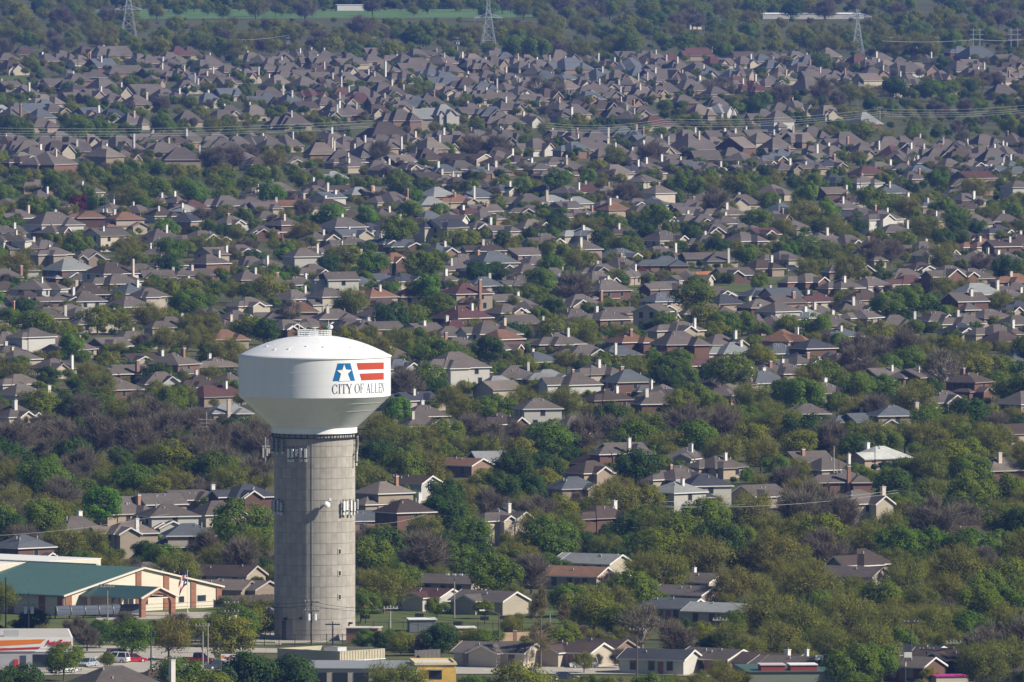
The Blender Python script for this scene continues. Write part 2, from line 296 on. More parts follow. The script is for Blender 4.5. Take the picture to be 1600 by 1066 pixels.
GL = dict(C=ring(R(42), R(318)) + [rect(.84, .68, .91, .97), rect(.84, .05, .9, .3)], O=ring(0, R(360), 28), I=stem(.5, .42, .48),
    T=stem(.5) + [rect(0, .945, 1, 1), rect(0, .74, .06, .95), rect(.94, .74, 1, .95)],
    Y=[rect(.42, 0, .59, .45), rect(.3, 0, .72, .05), [(.42, .42), (.59, .45), (.24, 1), (.06, 1)], [(.5, .45), (.59, .45), (.9, 1), (.83, 1)], rect(0, .95, .33, 1), rect(.7, .95, 1, 1)],
    F=stem(.22) + [rect(.22, .945, .95, 1), rect(.89, .72, .95, .96), rect(.28, .5, .75, .55), rect(.7, .4, .75, .65)],
    A=[[(.08, 0), (.16, 0), (.55, .98), (.47, 1)], [(.7, 0), (.9, 0), (.55, 1), (.45, 1)], rect(.26, .33, .72, .39), rect(0, 0, .28, .05), rect(.6, 0, 1, .05)],
    L=stem(.22) + [rect(.22, 0, .95, .055), rect(.89, .03, .95, .28)],
    E=stem(.22) + [rect(.22, .945, .92, 1), rect(.86, .74, .92, .96), rect(.28, .5, .75, .55), rect(.7, .4, .75, .65), rect(.22, 0, .97, .055), rect(.91, .03, .97, .27)],
    N=[rect(.12, 0, .19, 1), rect(.81, 0, .88, 1), [(.12, 1), (.3, 1), (.88, 0), (.8, 0)], rect(0, 0, .32, .05), rect(.0, .95, .25, 1), rect(.68, .95, 1, 1)])
for ch, x0, x1 in (('C', 155, 222), ('I', 230, 255), ('T', 262, 325), ('Y', 323, 392), ('O', 420, 482), ('F', 486, 530), ('A', 558, 607), ('L', 613, 652), ('L', 657, 695), ('E', 699, 736), ('N', 734, 769)):
    pa, za = onwall(x0, 866 - (x0 - 155) * .034); pb, _ = onwall(x1, 800); zb = za + 112 / 7.614 / TS
    plate('letter', [[(pa + (pb - pa) * x, za + (zb - za) * y) for x, y in poly] for poly in GL[ch]], NAVY, 0.034)
# pillar fittings: door, windows, antennas
def onpil(px, py, off=0.0):                     # photo pixel -> point on the pillar front
    s = max(-.97, min(.97, (px - 491.8) / 63.3)); t = math.asin(s); z = (998.5 + 2.9 * math.cos(t) - py) / TS
    return t, z, Vector(((RP + off) * math.sin(t), -(RP + off) * math.cos(t), z))
t, z, p = onpil(449, 1001); m = M(); m.box(-1.15, 1.15, -0.12, 0.3, 0, 3.5, (.20, .21, .22)); d = m.build('door', MAT['metal'], tw, loc=(p.x, p.y, 0), rz=t)
for i in range(4): q = M(); q.box(-1.05, -.1, -0.17, -0.12, 0.1 + i * 0.83, 0.88 + i * 0.83, (.05, .06, .085)); q.build('door_panel', MAT['metal'], d)
for py in (866, 900, 937):
    t, z, p = onpil(531, py, .02); m = M(); m.box(-.32, .32, -.08, .2, 0, 1.0, (.5, .48, .43)); w = m.build('window', MAT['paint'], tw, loc=p, rz=t)
    q = M(); q.box(-.2, .2, -.11, -.07, .12, .88); q.build('pane', MAT['glass'], w)
for px, py in ((448, 968), (472, 967), (546, 975)):
    t, z, p = onpil(px, py, 0); m = M(); m.box(-.25, .25, -.55, 0, 0, .35); m.build('floodlight', MAT['iron'], tw, loc=p, rz=t)
def panelant(px, py, h, c=(.72, .72, .7), off=.62, w=.42):
    t, z, p = onpil(px, py, off); z0 = z - h; r = empty('antenna', (p.x, p.y, z0), t, tw)
    m = M(); m.box(-w / 2, w / 2, -.12, .12, 0, h, c); m.build('antenna_panel', MAT['paint'], r)
    m = M(); m.bar((0, .25, -.3), (0, .25, h + .3), .12); m.bar((0, .2, h * .75), (0, off, h * .75), .1); m.bar((0, .2, h * .25), (0, off, h * .25), .1); m.build('bracket', MAT['iron'], r)
    if h > 1.3: m = M(); m.box(-.22, .22, -.05, .22, -.75, -.3, (.55, .55, .53)); m.build('radio_unit', MAT['paint'], r)
for px, py, h in ((455, 701, 1.5), (460.5, 701, 1.5), (466.5, 702, 1.2), (472.5, 700, 1.6), (479.5, 701, 1.5)): panelant(px, py, h)
for px, py, h in ((432, 685, 1.9), (438, 685, 2.0), (446, 687, 1.7), (429.5, 686, 1.8)): panelant(px, py, h, (.22, .24, .27))
for px, py, h in ((553.5, 683, 2.0), (556, 681, 2.0), (552, 706, 1.6)): panelant(px, py, h, (.5, .47, .4))
for px, py, h in ((430, 782, 1.6), (434, 783, 1.5), (439.5, 782, 1.6), (444, 785, 1.4)): panelant(px, py, h, (.42, .44, .46))
for px, py, h in ((534.5, 783, 1.6), (538.5, 783, 1.5), (544.5, 782, 1.7), (549, 784, 1.5), (554, 780, 1.7), (556.5, 781, 1.6)): panelant(px, py, h)
t, z, p = onpil(510, 789, 1.3); dr = empty('dish_antenna', p, t, tw)
m = M(); m.lathe([(.02, .12), (.3, .08), (.55, -.1), (.62, -.22)], 20); o = m.build('dish', MAT['tank'], dr, smooth=True); o.rotation_euler = (R(75), 0, R(25)); o.location = (0, -.2, .2)
m = M(); m.bar((0, 0, .2), (0, 1.4, .2), .14); m.bar((.35, 0, -.4), (.35, 0, 1.1), .16); m.bar((-.4, 0, .6), (.8, 0, .6), .12); m.bar((-.35, 0, -.3), (-.35, 1.2, .2), .12); m.build('bracket', MAT['galv'], dr)
m = M(); m.box(.1, .6, -.2, .2, .75, 1.25, (.6, .6, .58)); m.build('radio_unit', MAT['paint'], dr)
for off in (-.30, 0):                      # cable runs down the pillar
    t = R(3.4 + off * 20) if off else R(-9.5); m = M(); m.bar(((RP + .06) * math.sin(t), -(RP + .06) * math.cos(t), 1), ((RP + .06) * math.sin(t), -(RP + .06) * math.cos(t), ZP - 1), .05); m.build('cable_run', MAT['galv'], tw)
# ---------------------------------------------------------------- houses
RC = dict(g=(.104, .089, .080), t=(.14, .119, .10), d=(.066, .050, .042), r=(.088, .046, .042), o=(.168, .095, .062), b=(.088, .097, .108), n=(.044, .047, .057), p=(.21, .22, .215), P=(.42, .43, .40))
RNAME = dict(g='grey-brown', t='tan', d='dark-brown', r='maroon', o='terracotta', b='slate-grey', n='charcoal', p='pale-grey', P='white')
WC = [((.36, .285, .215), 'tan-brick'), ((.52, .46, .36), 'cream'), ((.30, .20, .145), 'pinkish-brick'), ((.42, .35, .27), 'beige'), ((.175, .10, .076), 'red-brick'), ((.56, .54, .49), 'white')]
TRIM = (.60, .585, .55)
def rot_pts(m, n0, ox, oy, k):                  # turn the vertices added since n0 by k quarter turns about (ox, oy)
    for i in range(n0, len(m.v)):
        x, y, z = m.v[i][0] - ox, m.v[i][1] - oy, m.v[i][2]
        for _ in range(k % 4): x, y = -y, x
        m.v[i] = (x + ox, y + oy, z)
def hip(m, tr, x0, x1, y0, y1, z, pitch, c, ov=.45, frac=1.0):
    x0 -= ov; x1 += ov; y0 -= ov; y1 += ov; L, W = x1 - x0, y1 - y0
    if L >= W: h = W / 2 * pitch; i = W / 2 * frac; a, b = (x0 + i, (y0 + y1) / 2, z + h), (x1 - i, (y0 + y1) / 2, z + h)
    else: h = L / 2 * pitch; i = L / 2 * frac; a, b = ((x0 + x1) / 2, y0 + i, z + h), ((x0 + x1) / 2, y1 - i, z + h)
    A, B, C, D = (x0, y0, z), (x1, y0, z), (x1, y1, z), (x0, y1, z)
    if L >= W: m.face([A, B, b, a], c); m.face([C, D, a, b], c); m.face([B, C, b], c); m.face([D, A, a], c)
    else: m.face([A, B, a], c); m.face([C, D, b], c); m.face([B, C, b, a], c); m.face([D, A, a, b], c)
    t = .2
    for q0, q1, nx, ny in ((A, B, 0, -1), (B, C, 1, 0), (C, D, 0, 1), (D, A, -1, 0)):
        tr.face([(q0[0], q0[1], z - t), (q1[0], q1[1], z - t), (q1[0], q1[1], z - .003), (q0[0], q0[1], z - .003)], TRIM)
    tr.face([(x0, y0, z - t), (x0, y1, z - t), (x1, y1, z - t), (x1, y0, z - t)], TRIM)
    return z + h
def gable(m, tr, wl, x0, x1, y0, y1, z, pitch, c, wc, ov=.4, end=1, rake=.26, back=None):
    """ridge along x; end: 1 the +x gable only, 2 both; back: where the roof runs on to at the other end"""
    W = y1 - y0; h = (W / 2 + ov) * pitch; ym = (y0 + y1) / 2; xa = x0 - (ov if end == 2 else 0); xb = x1 + ov; t = .16
    zl = z - .001
    m.face([(xa, y0 - ov, zl), (xb, y0 - ov, zl), (xb, ym, zl + h), (xa, ym, zl + h)], c); m.face([(xb, y1 + ov, zl), (xa, y1 + ov, zl), (xa, ym, zl + h), (xb, ym, zl + h)], c)
    for xe, s in ((xb, 1),) + (((xa, -1),) if end == 2 else ()):
        xo = xe + s * .02; r = rake
        for ya, yb, za, zb in ((y0 - ov, ym, zl, zl + h), (ym, y1 + ov, zl + h, zl)):
            tr.face([(xo, ya, za - r), (xo, yb, zb - r), (xo, yb, zb + .05), (xo, ya, za + .05)], TRIM)
            tr.face([(xo, ya, za - r), (xo - s * .25, ya, za - r), (xo - s * .25, yb, zb - r), (xo, yb, zb - r)], TRIM)
    hw = W / 2 * pitch
    for xe in (x1,) + ((x0,) if end == 2 else ()):
        wl.face([(xe, y0, z - .02), (xe, y1, z - .02), (xe, ym, z + hw - .02)], wc)
    for ye, s in ((y0 - ov, -1), (y1 + ov, 1)):
        tr.face([(xa, ye + s * .01, zl - .2), (xb, ye + s * .01, zl - .2), (xb, ye + s * .01, zl), (xa, ye + s * .01, zl)], TRIM)
        tr.face([(xa, ye, zl - .2), (xb, ye, zl - .2), (xb, ye - s * ov, zl - .2), (xa, ye - s * ov, zl - .2)], TRIM)
    return z + h
def windows_on(wins, axis, pos, a0, a1, z, n, w=1.0, h=1.45):
    for i in range(n):
        c = a0 + (a1 - a0) * (i + .5) / n
        wins.append((axis, pos, c, z, w, h))
def make_house(rg, wm, colr, flags, far):
    """house geometry in local metres: -y looks to the sunlit side, -x to the shaded side"""
    c0 = RC[colr]; k = rg.uniform(.86, 1.14); rc = tuple(v * k * rg.uniform(.985, 1.015) for v in c0)
    wi = 5 if 'W' in flags else 4 if 'B' in flags else 1 if 'K' in flags else rg.choices(range(6), (6, 2.4, 3, 4, 3.2, .9))[0]
    wc, wname = WC[wi]; kw = rg.uniform(.62, .88); wc = tuple(v * kw * rg.uniform(.985, 1.015) for v in wc)
    two = '2' in flags; ranch = 'R' in flags
    wl, rf, tr, wins = M(), M(), M(), []
    zw = 4.7 if two else (2.5 if ranch else 2.35); pitch = rg.uniform(.36, .44) if ranch else rg.uniform(.48, .66) if not far else rg.uniform(.66, .92)
    if ranch: L, W = min(max(wm * .98, 9), 24), min(max(wm * .5, 7), 10)
    else:
        L, W = wm * .76, wm * .64
        L, W = min(max(L, 8.5), 23), min(max(W, 7.5), 16 if not far else 12.5)
    x0, x1, y0, y1 = -L / 2, L / 2, -W / 2, W / 2
    wl.box(x0, x1, y0, y1, 0, zw, wc)
    if ranch: zr = gable(rf, tr, wl, x0, x1, y0, y1, zw, pitch, rc, wc, end=2)
    elif rg.random() < .16 and not 'G' in flags: zr = gable(rf, tr, wl, x0, x1, y0, y1, zw, pitch * .8, rc, wc, end=2)
    else: zr = hip(rf, tr, x0, x1, y0, y1, zw, pitch, rc, frac=rg.uniform(.8, 1.0))
    gab = 'G' in flags
    def wing(side, cx, w2, out, z2, kind):          # side 0: -y, 1: +x, 2: +y, 3: -x
        nw, nr, nt = len(wl.v), len(rf.v), len(tr.v)
        half = (W if side % 2 == 0 else L) / 2
        xs, xe = half * .15, half + out              # built along +x, then turned
        wl.box(half - .3, xe, cx - w2 / 2, cx + w2 / 2, 0, z2 - .004, wc)
        p2 = pitch * rg.uniform(.9, 1.15)
        p2 = min(p2, (zr - .25 - z2) / (w2 / 2 + .4))
        if kind == 'gable': gable(rf, tr, wl, xs, xe, cx - w2 / 2, cx + w2 / 2, z2, p2, rc, wc, end=1)
        else: hip(rf, tr, -half * .2, xe, cx - w2 / 2, cx + w2 / 2, z2, p2, rc)
        for mm, n in ((wl, nw), (rf, nr), (tr, nt)): rot_pts(mm, n, 0, 0, {0: 3, 1: 0, 2: 1, 3: 2}[side])
    desc = 'gable-roofed' if ranch else 'hip-roofed'
    if not ranch:
        z2 = zw - .02 if not two else rg.choice((2.6, 4.65))
        w2 = min(rg.uniform(.38, .55) * L, 7.5)
        if gab: wing(0, rg.uniform(-.22, .25) * L, w2, rg.uniform(1.0, 2.6), z2, 'gable'); desc = 'front-gabled'
        elif rg.random() < .55: wing(0, rg.choice((-.24, .24)) * L, w2, rg.uniform(1.5, 3.5), z2, rg.choice(('hip', 'hip', 'hip', 'gable')))
        if rg.random() < .5: wing(3, rg.choice((-.2, .2)) * W, min(.55 * W, 7), rg.uniform(1.5, 4), min(z2 + .03, zw - .03), rg.choice(('hip', 'hip', 'hip', 'gable')))
        if gab and rg.random() < .5: wing(0, (-.3 if rg.random() < .5 else .33) * L, w2 * .6, rg.uniform(.6, 1.5), z2 - .05, 'gable')
    elif 'G' in flags: wing(0, rg.uniform(-.25, .25) * L, min(6.5, L * .4), 2.0, zw - .03, 'gable'); desc = 'low gabled'
    nwin = max(2, int(L / 3.2))
    for st in range(2 if two else 1):
        windows_on(wins, 'y', y0, x0 + .8, x1 - .8, 0.75 + st * 2.4, nwin - (1 if st else 0)); windows_on(wins, 'x', x0, y0 + .8, y1 - .8, 0.75 + st * 2.4, max(1, int(W / 3.6)))
    ch = None
    if 'c' in flags:
        cc = rg.choice(((.74, .71, .64), (.72, .68, .6), (.60, .50, .40), (.68, .66, .62), (.66, .62, .54), (.70, .68, .62), (.36, .2, .14))) if not ('B' in flags and rg.random() < .45) else (.30, .17, .12)
        kf = rg.uniform(.6, 1.0) if far else rg.uniform(.85, 1.0); cc = tuple(v * kf for v in cc)
        s = rg.uniform(.45, .66); pos = rg.choice(('f', 'r', 'b', 'b', 'm', 'm'))
        if pos == 'f': cx, cy, zb = rg.uniform(-.35, .35) * L, y0 - s * .75, 0
        elif pos == 'r': cx, cy, zb = x1 + s * .75, rg.uniform(-.3, .3) * W, 0
        elif pos == 'b': cx, cy, zb = rg.uniform(-.3, .3) * L, y1 * .45, zw
        else: cx, cy, zb = rg.uniform(-.3, .3) * L, y0 * .4, zw
        ch = (cx, cy, s, zb, zr + rg.uniform(.3, 1.0), cc)
    vents = [(rg.uniform(-.3, .3) * L, rg.uniform(.05, .25) * W) for _ in range(rg.randint(1, 3))]
    return dict(wall=wl, roof=rf, trim=tr, wins=wins, chim=ch, zr=zr, L=L, W=W, wname=wname, desc=desc, two=two, zw=zw, vents=vents, pitch=pitch)
CAT = []                                            # x, y of the ridge, width (photo pixels), roof colour, flags
def crop(x0, y0, sc, text):
    for e in text.split(','):
        q = e.split()
        if len(q) < 3: continue
        fl = q[3] if len(q) > 3 else 'g'
        CAT.append((x0 + float(q[0]) / sc, y0 + float(q[1]) / sc, float(q[2]) / sc, fl[0], fl[1:]))
crop(0, 60, 4, '40 90 130 g,150 45 120 d,290 95 150 gc,385 75 160 g,500 105 110 tc,530 45 120 dG,700 48 260 gc,870 95 130 g,925 100 90 g,1110 50 90 r,1180 50 100 d,1060 85 200 g,1000 115 160 g,1110 110 110 g,1300 105 210 gc,1490 60 110 gc,1570 85 110 gc,1420 165 120 gG,430 200 160 g,590 195 150 g,780 168 240 g,1020 165 140 gc,1130 185 110 gGc,1270 190 200 gc,1540 190 110 gGc,50 265 140 gc,150 290 140 gc,330 250 120 g,480 220 160 gc,640 245 210 g,950 230 90 gG,1170 260 200 gcG,1310 215 160 dc,1420 240 120 gc,900 285 260 g,270 350 150 tK,470 320 150 g,600 315 230 gc,850 350 200 gc,100 405 140 b,0 415 90 pGW,200 405 120 b,330 410 120 gG,250 438 180 b,1300 340 200 bcG,1420 310 180 b,560 430 170 bc,700 440 210 n,820 465 140 gc,250 490 190 g,1170 450 130 g,1430 420 200 gcG,1380 445 140 g,50 590 120 gG,130 610 140 gG,280 605 130 g,370 580 120 gG,460 620 230 gc,570 600 140 tGK,750 605 270 gc,880 598 110 gc,980 590 120 gc,1180 580 200 gc,1350 590 120 gG,1390 620 190 g,1480 610 120 gc,1570 590 140 g')
crop(0, 190, 4, '100 120 190 g,310 185 330 g2cB,140 215 120 d2B,480 110 230 gG,650 148 230 t2c,1000 130 200 gc,1130 160 270 gc2,1400 110 190 g,230 362 130 gc,250 428 160 gc,40 478 110 g,520 390 100 gc,740 438 160 g,1010 458 190 gc,1095 455 150 gc,1200 490 100 r,1150 518 160 pc,690 508 170 gc,860 520 160 gc,1560 468 150 gc,1590 412 90 gc,110 548 210 gc,330 563 330 g2cW,560 558 170 o2,780 563 230 oc2,1160 568 140 n2c,40 650 230 gc,330 630 260 gG,660 663 280 gc2,1000 668 260 gc,1260 680 310 gG,1440 588 170 gGc')
crop(400, 60, 4, '260 68 140 gc,350 70 120 gc,430 75 140 gc,20 100 90 g,130 120 130 gc,580 90 100 g,735 58 90 g,720 100 160 g,620 120 160 g,540 125 130 g,850 85 120 gc,920 95 120 gG,1000 65 140 g,1110 70 180 gc,1000 120 310 g,1290 95 150 gc,1350 95 130 t,1500 58 140 g,1560 85 150 b,80 160 160 g,210 150 180 gG,290 195 150 gc,130 230 190 tc,390 210 170 g,470 225 150 dc,560 210 140 tc,500 175 160 g,800 155 190 gc,660 205 180 gc,930 200 160 gG,1090 185 150 b,1200 150 180 gc,1180 210 270 b,1350 220 170 gc,1440 200 140 gG,1510 195 150 gc,1580 215 110 gG,1550 275 130 g,460 285 150 r,330 310 100 r,520 310 160 rc,650 340 140 r,90 300 160 gc,70 340 180 bG,210 340 150 bc,360 362 120 gG,430 365 110 gGW,300 395 160 d,1140 278 120 tG,1080 340 180 gc,1200 300 130 gG,1310 305 150 tc,1400 305 140 g,1460 320 120 gc,950 350 140 gG,1000 360 180 bG,220 460 250 gc,600 413 210 gc,490 430 150 gc,900 440 210 g2,1010 440 160 pc2,1170 410 140 p2GW,1330 430 160 gc,1520 460 140 g,1580 475 110 g,800 520 330 d,820 540 140 t,910 390 140 g,50 600 160 gc,190 600 180 gc,450 570 210 gc,560 610 210 gc,640 620 130 gc,780 600 180 g,870 600 150 g,700 650 260 gc,1090 618 180 tc2,400 650 170 t2c,1160 575 120 gc,1250 580 140 gc,1380 570 170 gc,1490 570 130 gc,1560 570 120 gc,1540 600 210 g')
crop(400, 190, 4, '530 170 210 g,660 150 190 gc,840 190 100 g,1290 200 340 dR,600 240 210 gc,800 260 200 g,970 250 160 g,1170 265 200 bcW,1380 280 150 bc,1490 265 120 gc,1560 260 120 g,480 308 110 p,1180 333 140 gc,1250 345 130 dGc,370 398 100 gc,500 398 120 dc,450 438 150 b2cW,830 388 150 g,640 408 130 pc,720 418 110 gc,850 438 270 gc,1130 408 230 p,1530 393 150 bGc,1090 468 140 p,1250 453 220 oc,270 468 240 rc,180 490 260 oc,20 440 120 gc,40 500 130 g,60 558 190 g,560 553 250 dc,800 543 140 gc,980 528 210 t,1210 563 160 gW,1080 560 130 b,1290 543 140 rc,1420 560 120 g,170 598 210 g2cB,540 598 280 g2cW,700 633 190 nGW,830 600 120 gc,1180 608 260 n2K,1120 633 190 p,1390 618 150 gcG,1510 648 180 g,30 648 150 gG,380 688 160 gc')
crop(800, 60, 4, '90 100 140 g,180 75 100 gc,290 70 230 g,60 140 110 g,140 165 170 gc,200 200 200 b,360 120 280 bc,470 105 140 gc,590 130 160 gcG,700 80 140 g,740 120 260 b,820 75 120 g,880 80 100 gc,990 95 120 r,1150 58 200 r,1250 110 110 r,1310 125 170 g,1450 110 180 gcG,1560 100 110 b,870 165 140 gc,550 185 240 bcW,780 180 120 b,920 190 290 gc,1230 180 160 bcG,1370 190 120 bG,1160 145 200 g,1400 235 270 rc,330 210 110 b,440 238 90 gG,100 240 140 g,50 298 90 gGW,340 262 140 t2,220 280 160 bc,450 298 100 gG,800 278 110 gG,910 298 80 gG,1270 300 140 g,1520 280 100 r,280 383 200 gc,390 410 120 g,340 440 180 gc,40 390 130 gG,120 468 150 gcW,710 400 140 gGc,820 420 140 gG,730 450 170 gc,880 480 230 r,1170 410 160 t,1290 408 160 pGW,1570 440 90 g,300 570 180 gc,550 550 130 n,390 570 130 gc,520 575 210 gc,450 620 260 g,700 550 140 bc,780 573 250 bc,850 610 150 gc,1090 570 230 gc,1130 590 330 gc,1280 575 140 gc,1390 570 180 gc,1520 570 180 gc,1400 615 260 t2,1550 590 130 t2K')
crop(800, 190, 4, '650 140 190 gc,90 240 130 gc,180 260 170 g,370 248 190 gc,640 268 230 t,760 258 150 ncG,850 278 140 g,1000 230 160 g,1060 240 130 gc,1130 250 140 b,1240 260 170 gcG,1430 190 230 g,1570 230 110 g,1390 270 150 gc,210 393 120 bc,340 400 120 gc,470 393 100 rc,910 396 190 t2cK,240 458 120 p,100 448 250 gc,400 468 120 p,330 498 140 gc,620 498 220 oc,640 478 120 gc,780 478 110 gG,880 468 160 b,820 518 130 g,110 520 120 gc,1120 488 140 gc,1100 533 110 g,470 543 100 gc,400 548 90 gG,120 608 140 tG,450 658 190 pc,660 653 120 dc,1100 578 110 gc,1200 578 180 gG,1330 588 160 gc,1280 638 190 gG,1430 638 120 gG,1500 648 100 gG,1560 663 110 r,1440 688 170 g')
crop(1200, 60, 4, '30 85 120 gG,170 80 180 gG,370 58 130 t2,200 150 200 gc,80 178 90 gGW,270 170 110 gG,420 200 160 gc,490 200 120 gG,560 100 210 r,700 90 250 gc,620 130 150 gc,800 58 160 r,910 60 140 rc,990 100 160 gc,1190 48 140 b,1300 50 280 b,820 115 160 g,650 180 190 gc,850 148 330 g,930 150 210 t,620 218 90 t2K,250 240 240 g,1190 140 110 g,1290 160 180 gc,1430 180 170 d,1510 180 140 tK,1470 100 110 g,170 388 200 gcG,70 400 120 g,370 418 150 tGK,60 450 180 g2W,600 460 210 p,1540 108 90 g')
crop(1200, 190, 4, '20 60 110 gc,110 43 200 gc,270 30 180 gc,50 98 190 g2d,480 63 280 g,750 93 290 g,840 90 170 g,270 150 160 gc,400 150 140 gcG,590 150 160 gG,770 148 190 r,890 140 170 gc,950 150 120 gc,1060 158 130 gcG,1190 120 180 gc,1200 163 160 dB,1330 150 150 gc,1440 130 130 gc,1480 150 160 gc,1560 200 140 g,400 220 160 gc,370 240 140 n,100 250 170 gc,250 258 170 gc,620 278 230 r,690 250 200 gc,840 260 140 g,940 270 150 b,990 220 140 gc,1130 230 180 g,1270 240 180 tG,1330 280 210 nc,1440 270 160 bc,1550 280 190 b,1280 308 270 r2,590 338 150 t2cW,400 330 150 n,400 408 150 tc,1400 368 210 dc,1560 368 150 g2,80 508 210 bc,40 558 140 gc,580 538 220 gGc,700 553 270 g2cW,780 640 160 gc,1040 568 140 gc,1480 578 180 gc,1440 648 200 nG,1000 488 160 bc,470 490 120 gc,160 618 120 g,430 558 110 nW,1290 578 110 g')
crop(0, 350, 4, '70 48 230 g2cW,120 113 230 g,680 28 290 g2cW,560 155 250 gG,430 215 300 p2B,690 238 320 d2cW,20 278 230 gc,330 143 200 g2c,1010 38 280 gc,1290 48 300 gG,1500 128 200 gG,1050 213 220 gc,1310 188 220 g2c,1560 200 100 g,220 343 300 g2cW,30 358 150 d,590 308 260 gc,550 368 290 dc,820 368 270 bc,930 398 210 g2K,1040 398 150 gc,390 428 190 gG,530 418 230 gcW,170 418 200 d,980 288 240 gc,880 248 150 g,1210 278 160 gc,1550 288 200 gc,490 518 230 gG,290 528 140 gc,430 498 160 gG,1060 578 140 gc,820 668 230 gc,680 708 250 g,440 718 330 gc,1550 455 110 g2GK,1400 658 110 o,200 648 130 gW2,330 688 110 gWG,1470 538 100 gG,60 760 120 gc')
crop(400, 350, 4, '290 148 220 g2cW,350 248 130 gG,250 328 230 gc,520 298 230 gW2,450 398 190 g2K,400 448 200 g,270 488 220 oc,640 330 200 bc,810 308 250 bc,920 308 150 nG,860 178 120 o2GB,750 398 240 o2c,990 388 280 oc,1310 368 310 r2c,1290 508 340 r2c,1250 598 250 rc,1450 608 300 gc2W,1210 638 210 g,1150 118 180 bcG,1430 108 250 d2c,1480 168 300 b2G,830 75 200 bGc,930 95 140 bG,1480 198 210 gc,1250 238 180 gc,1140 298 120 gc,670 598 240 gc,580 588 140 g,790 608 200 g,60 218 150 gc,860 775 140 gc,1530 658 120 o2B,190 598 90 gG,330 588 90 gG,1530 438 170 gc,1560 498 120 gG')
crop(800, 350, 4, '440 98 190 gGc2,680 208 260 gc,910 138 230 gc,960 198 280 b2,870 248 160 gG,560 248 200 gc,1160 178 200 g,1210 68 160 gc,590 348 280 g2cB,940 358 260 g2B,930 428 240 b2,880 498 230 g2K,420 438 300 gGc,390 528 230 g,590 538 280 g2cB,660 518 210 g,1060 608 240 g2c,730 678 230 o2cB,1040 668 320 g2B,90 478 160 gGB,40 568 200 g,1320 438 210 n2,1260 388 110 gG,1540 398 190 bG,1540 468 180 gc2,1500 518 190 gc,1380 738 120 pc,90 248 120 g,310 308 110 pc,1290 688 120 gc')
crop(1200, 350, 4, '90 168 200 gK,500 68 170 gGB,250 308 200 tGB,970 108 160 gc,1330 88 190 oc,1460 98 230 d2c,1430 8 180 nG,1540 308 200 o2c,1130 258 300 g2GB,950 238 170 dGW,880 318 180 rG,640 328 260 g,470 338 160 gc,600 408 150 d2,300 428 240 rc,80 398 200 b2c,100 448 190 g2c,60 488 180 g2W,230 528 180 pc,310 508 210 gc,590 533 230 g,790 568 180 gc,1300 368 320 pc,1230 428 270 g2cB,1210 558 270 gc,1200 618 240 nG,1560 478 120 nG,1550 568 200 g,90 658 220 o2c,450 648 220 bc,280 718 210 n2B,1460 668 180 d')
crop(0, 540, 4, '110 28 190 gc,1090 43 300 g2cB,800 118 190 gcB,700 198 350 gcB,130 238 210 g,260 268 250 gc,90 368 120 gGc,1300 248 160 r,1390 238 230 rc,1420 358 240 pc,110 178 130 tK')
crop(560, 540, 4, '230 13 200 tc,600 38 400 g2W,1110 38 170 bcB,1480 108 250 g2c,1360 168 200 g2cW,1180 148 140 p,870 188 150 p,870 218 160 tK,1120 328 230 g2W,1340 438 160 gG,380 428 180 gc,350 288 240 nc,880 418 300 dG,640 700 310 oR,840 658 110 p')
crop(900, 540, 4, '320 148 290 b2c,200 268 250 dc,1200 108 160 gc,1310 108 260 gc,1410 58 160 gGc,950 238 100 tG,1270 283 100 tK,810 78 120 r,490 288 100 gc,290 605 190 g2cB,130 658 170 d,90 718 170 dG,680 638 250 gc,890 688 260 gc,640 748 250 g')
crop(1200, 540, 4, '710 138 130 gc,900 143 110 gc,1260 168 230 d2cB,780 373 290 b2c,700 628 370 Pc,1450 698 190 tc,1540 488 190 d,240 658 210 gc,370 698 270 gc,600 420 130 bc')
crop(0, 730, 3.636, '130 383 260 b2B,430 278 190 gcW,700 188 200 gc,900 148 250 g,1070 128 310 gc,950 208 340 g2GW,730 308 290 t2c,1070 318 200 b2GK,1400 95 290 n2GB,1230 190 110 gGK,830 538 120 gG,1300 555 260 dR,1260 640 190 tR,1390 638 200 gR')
crop(550, 730, 4, '350 48 320 dR2W,200 88 130 t2c,330 198 290 d2cB,80 268 170 b,940 253 290 g2cKG,1380 58 320 b,1560 240 170 d2c,1490 538 260 pR,1420 618 240 oR,630 668 240 gR')
crop(900, 730, 4, '640 8 220 gc,800 38 300 n2W,630 88 280 pc2W,1140 108 220 g,130 540 240 pR,700 738 230 gR,740 658 170 gRcK')
crop(1200, 730, 4, '560 138 240 g2cK,480 18 140 gcB,540 618 240 gRK,580 508 180 d,1180 368 220 d')
crop(560, 890, 4, '420 112 380 rRGW,820 130 400 gRGK,880 452 470 gRGK,1350 450 380 dRG,1490 430 200 dR')
crop(860, 890, 4, '760 175 360 bRK,1070 205 250 pR,690 495 420 nRW,1040 490 180 gR,1500 540 320 gRc,1390 520 150 dR')
crop(1200, 890, 4, '200 540 260 gRc,850 540 330 gRB,930 470 240 nRG,1130 490 180 dRG,1560 560 190 gRK')
CAT = [c for c in CAT if not (c[1] > 995 and c[0] < 560)]
CAT.append((178, 1040, 205, 'g', 'c')); CAT.append((240, 1046, 90, 'd', ''))
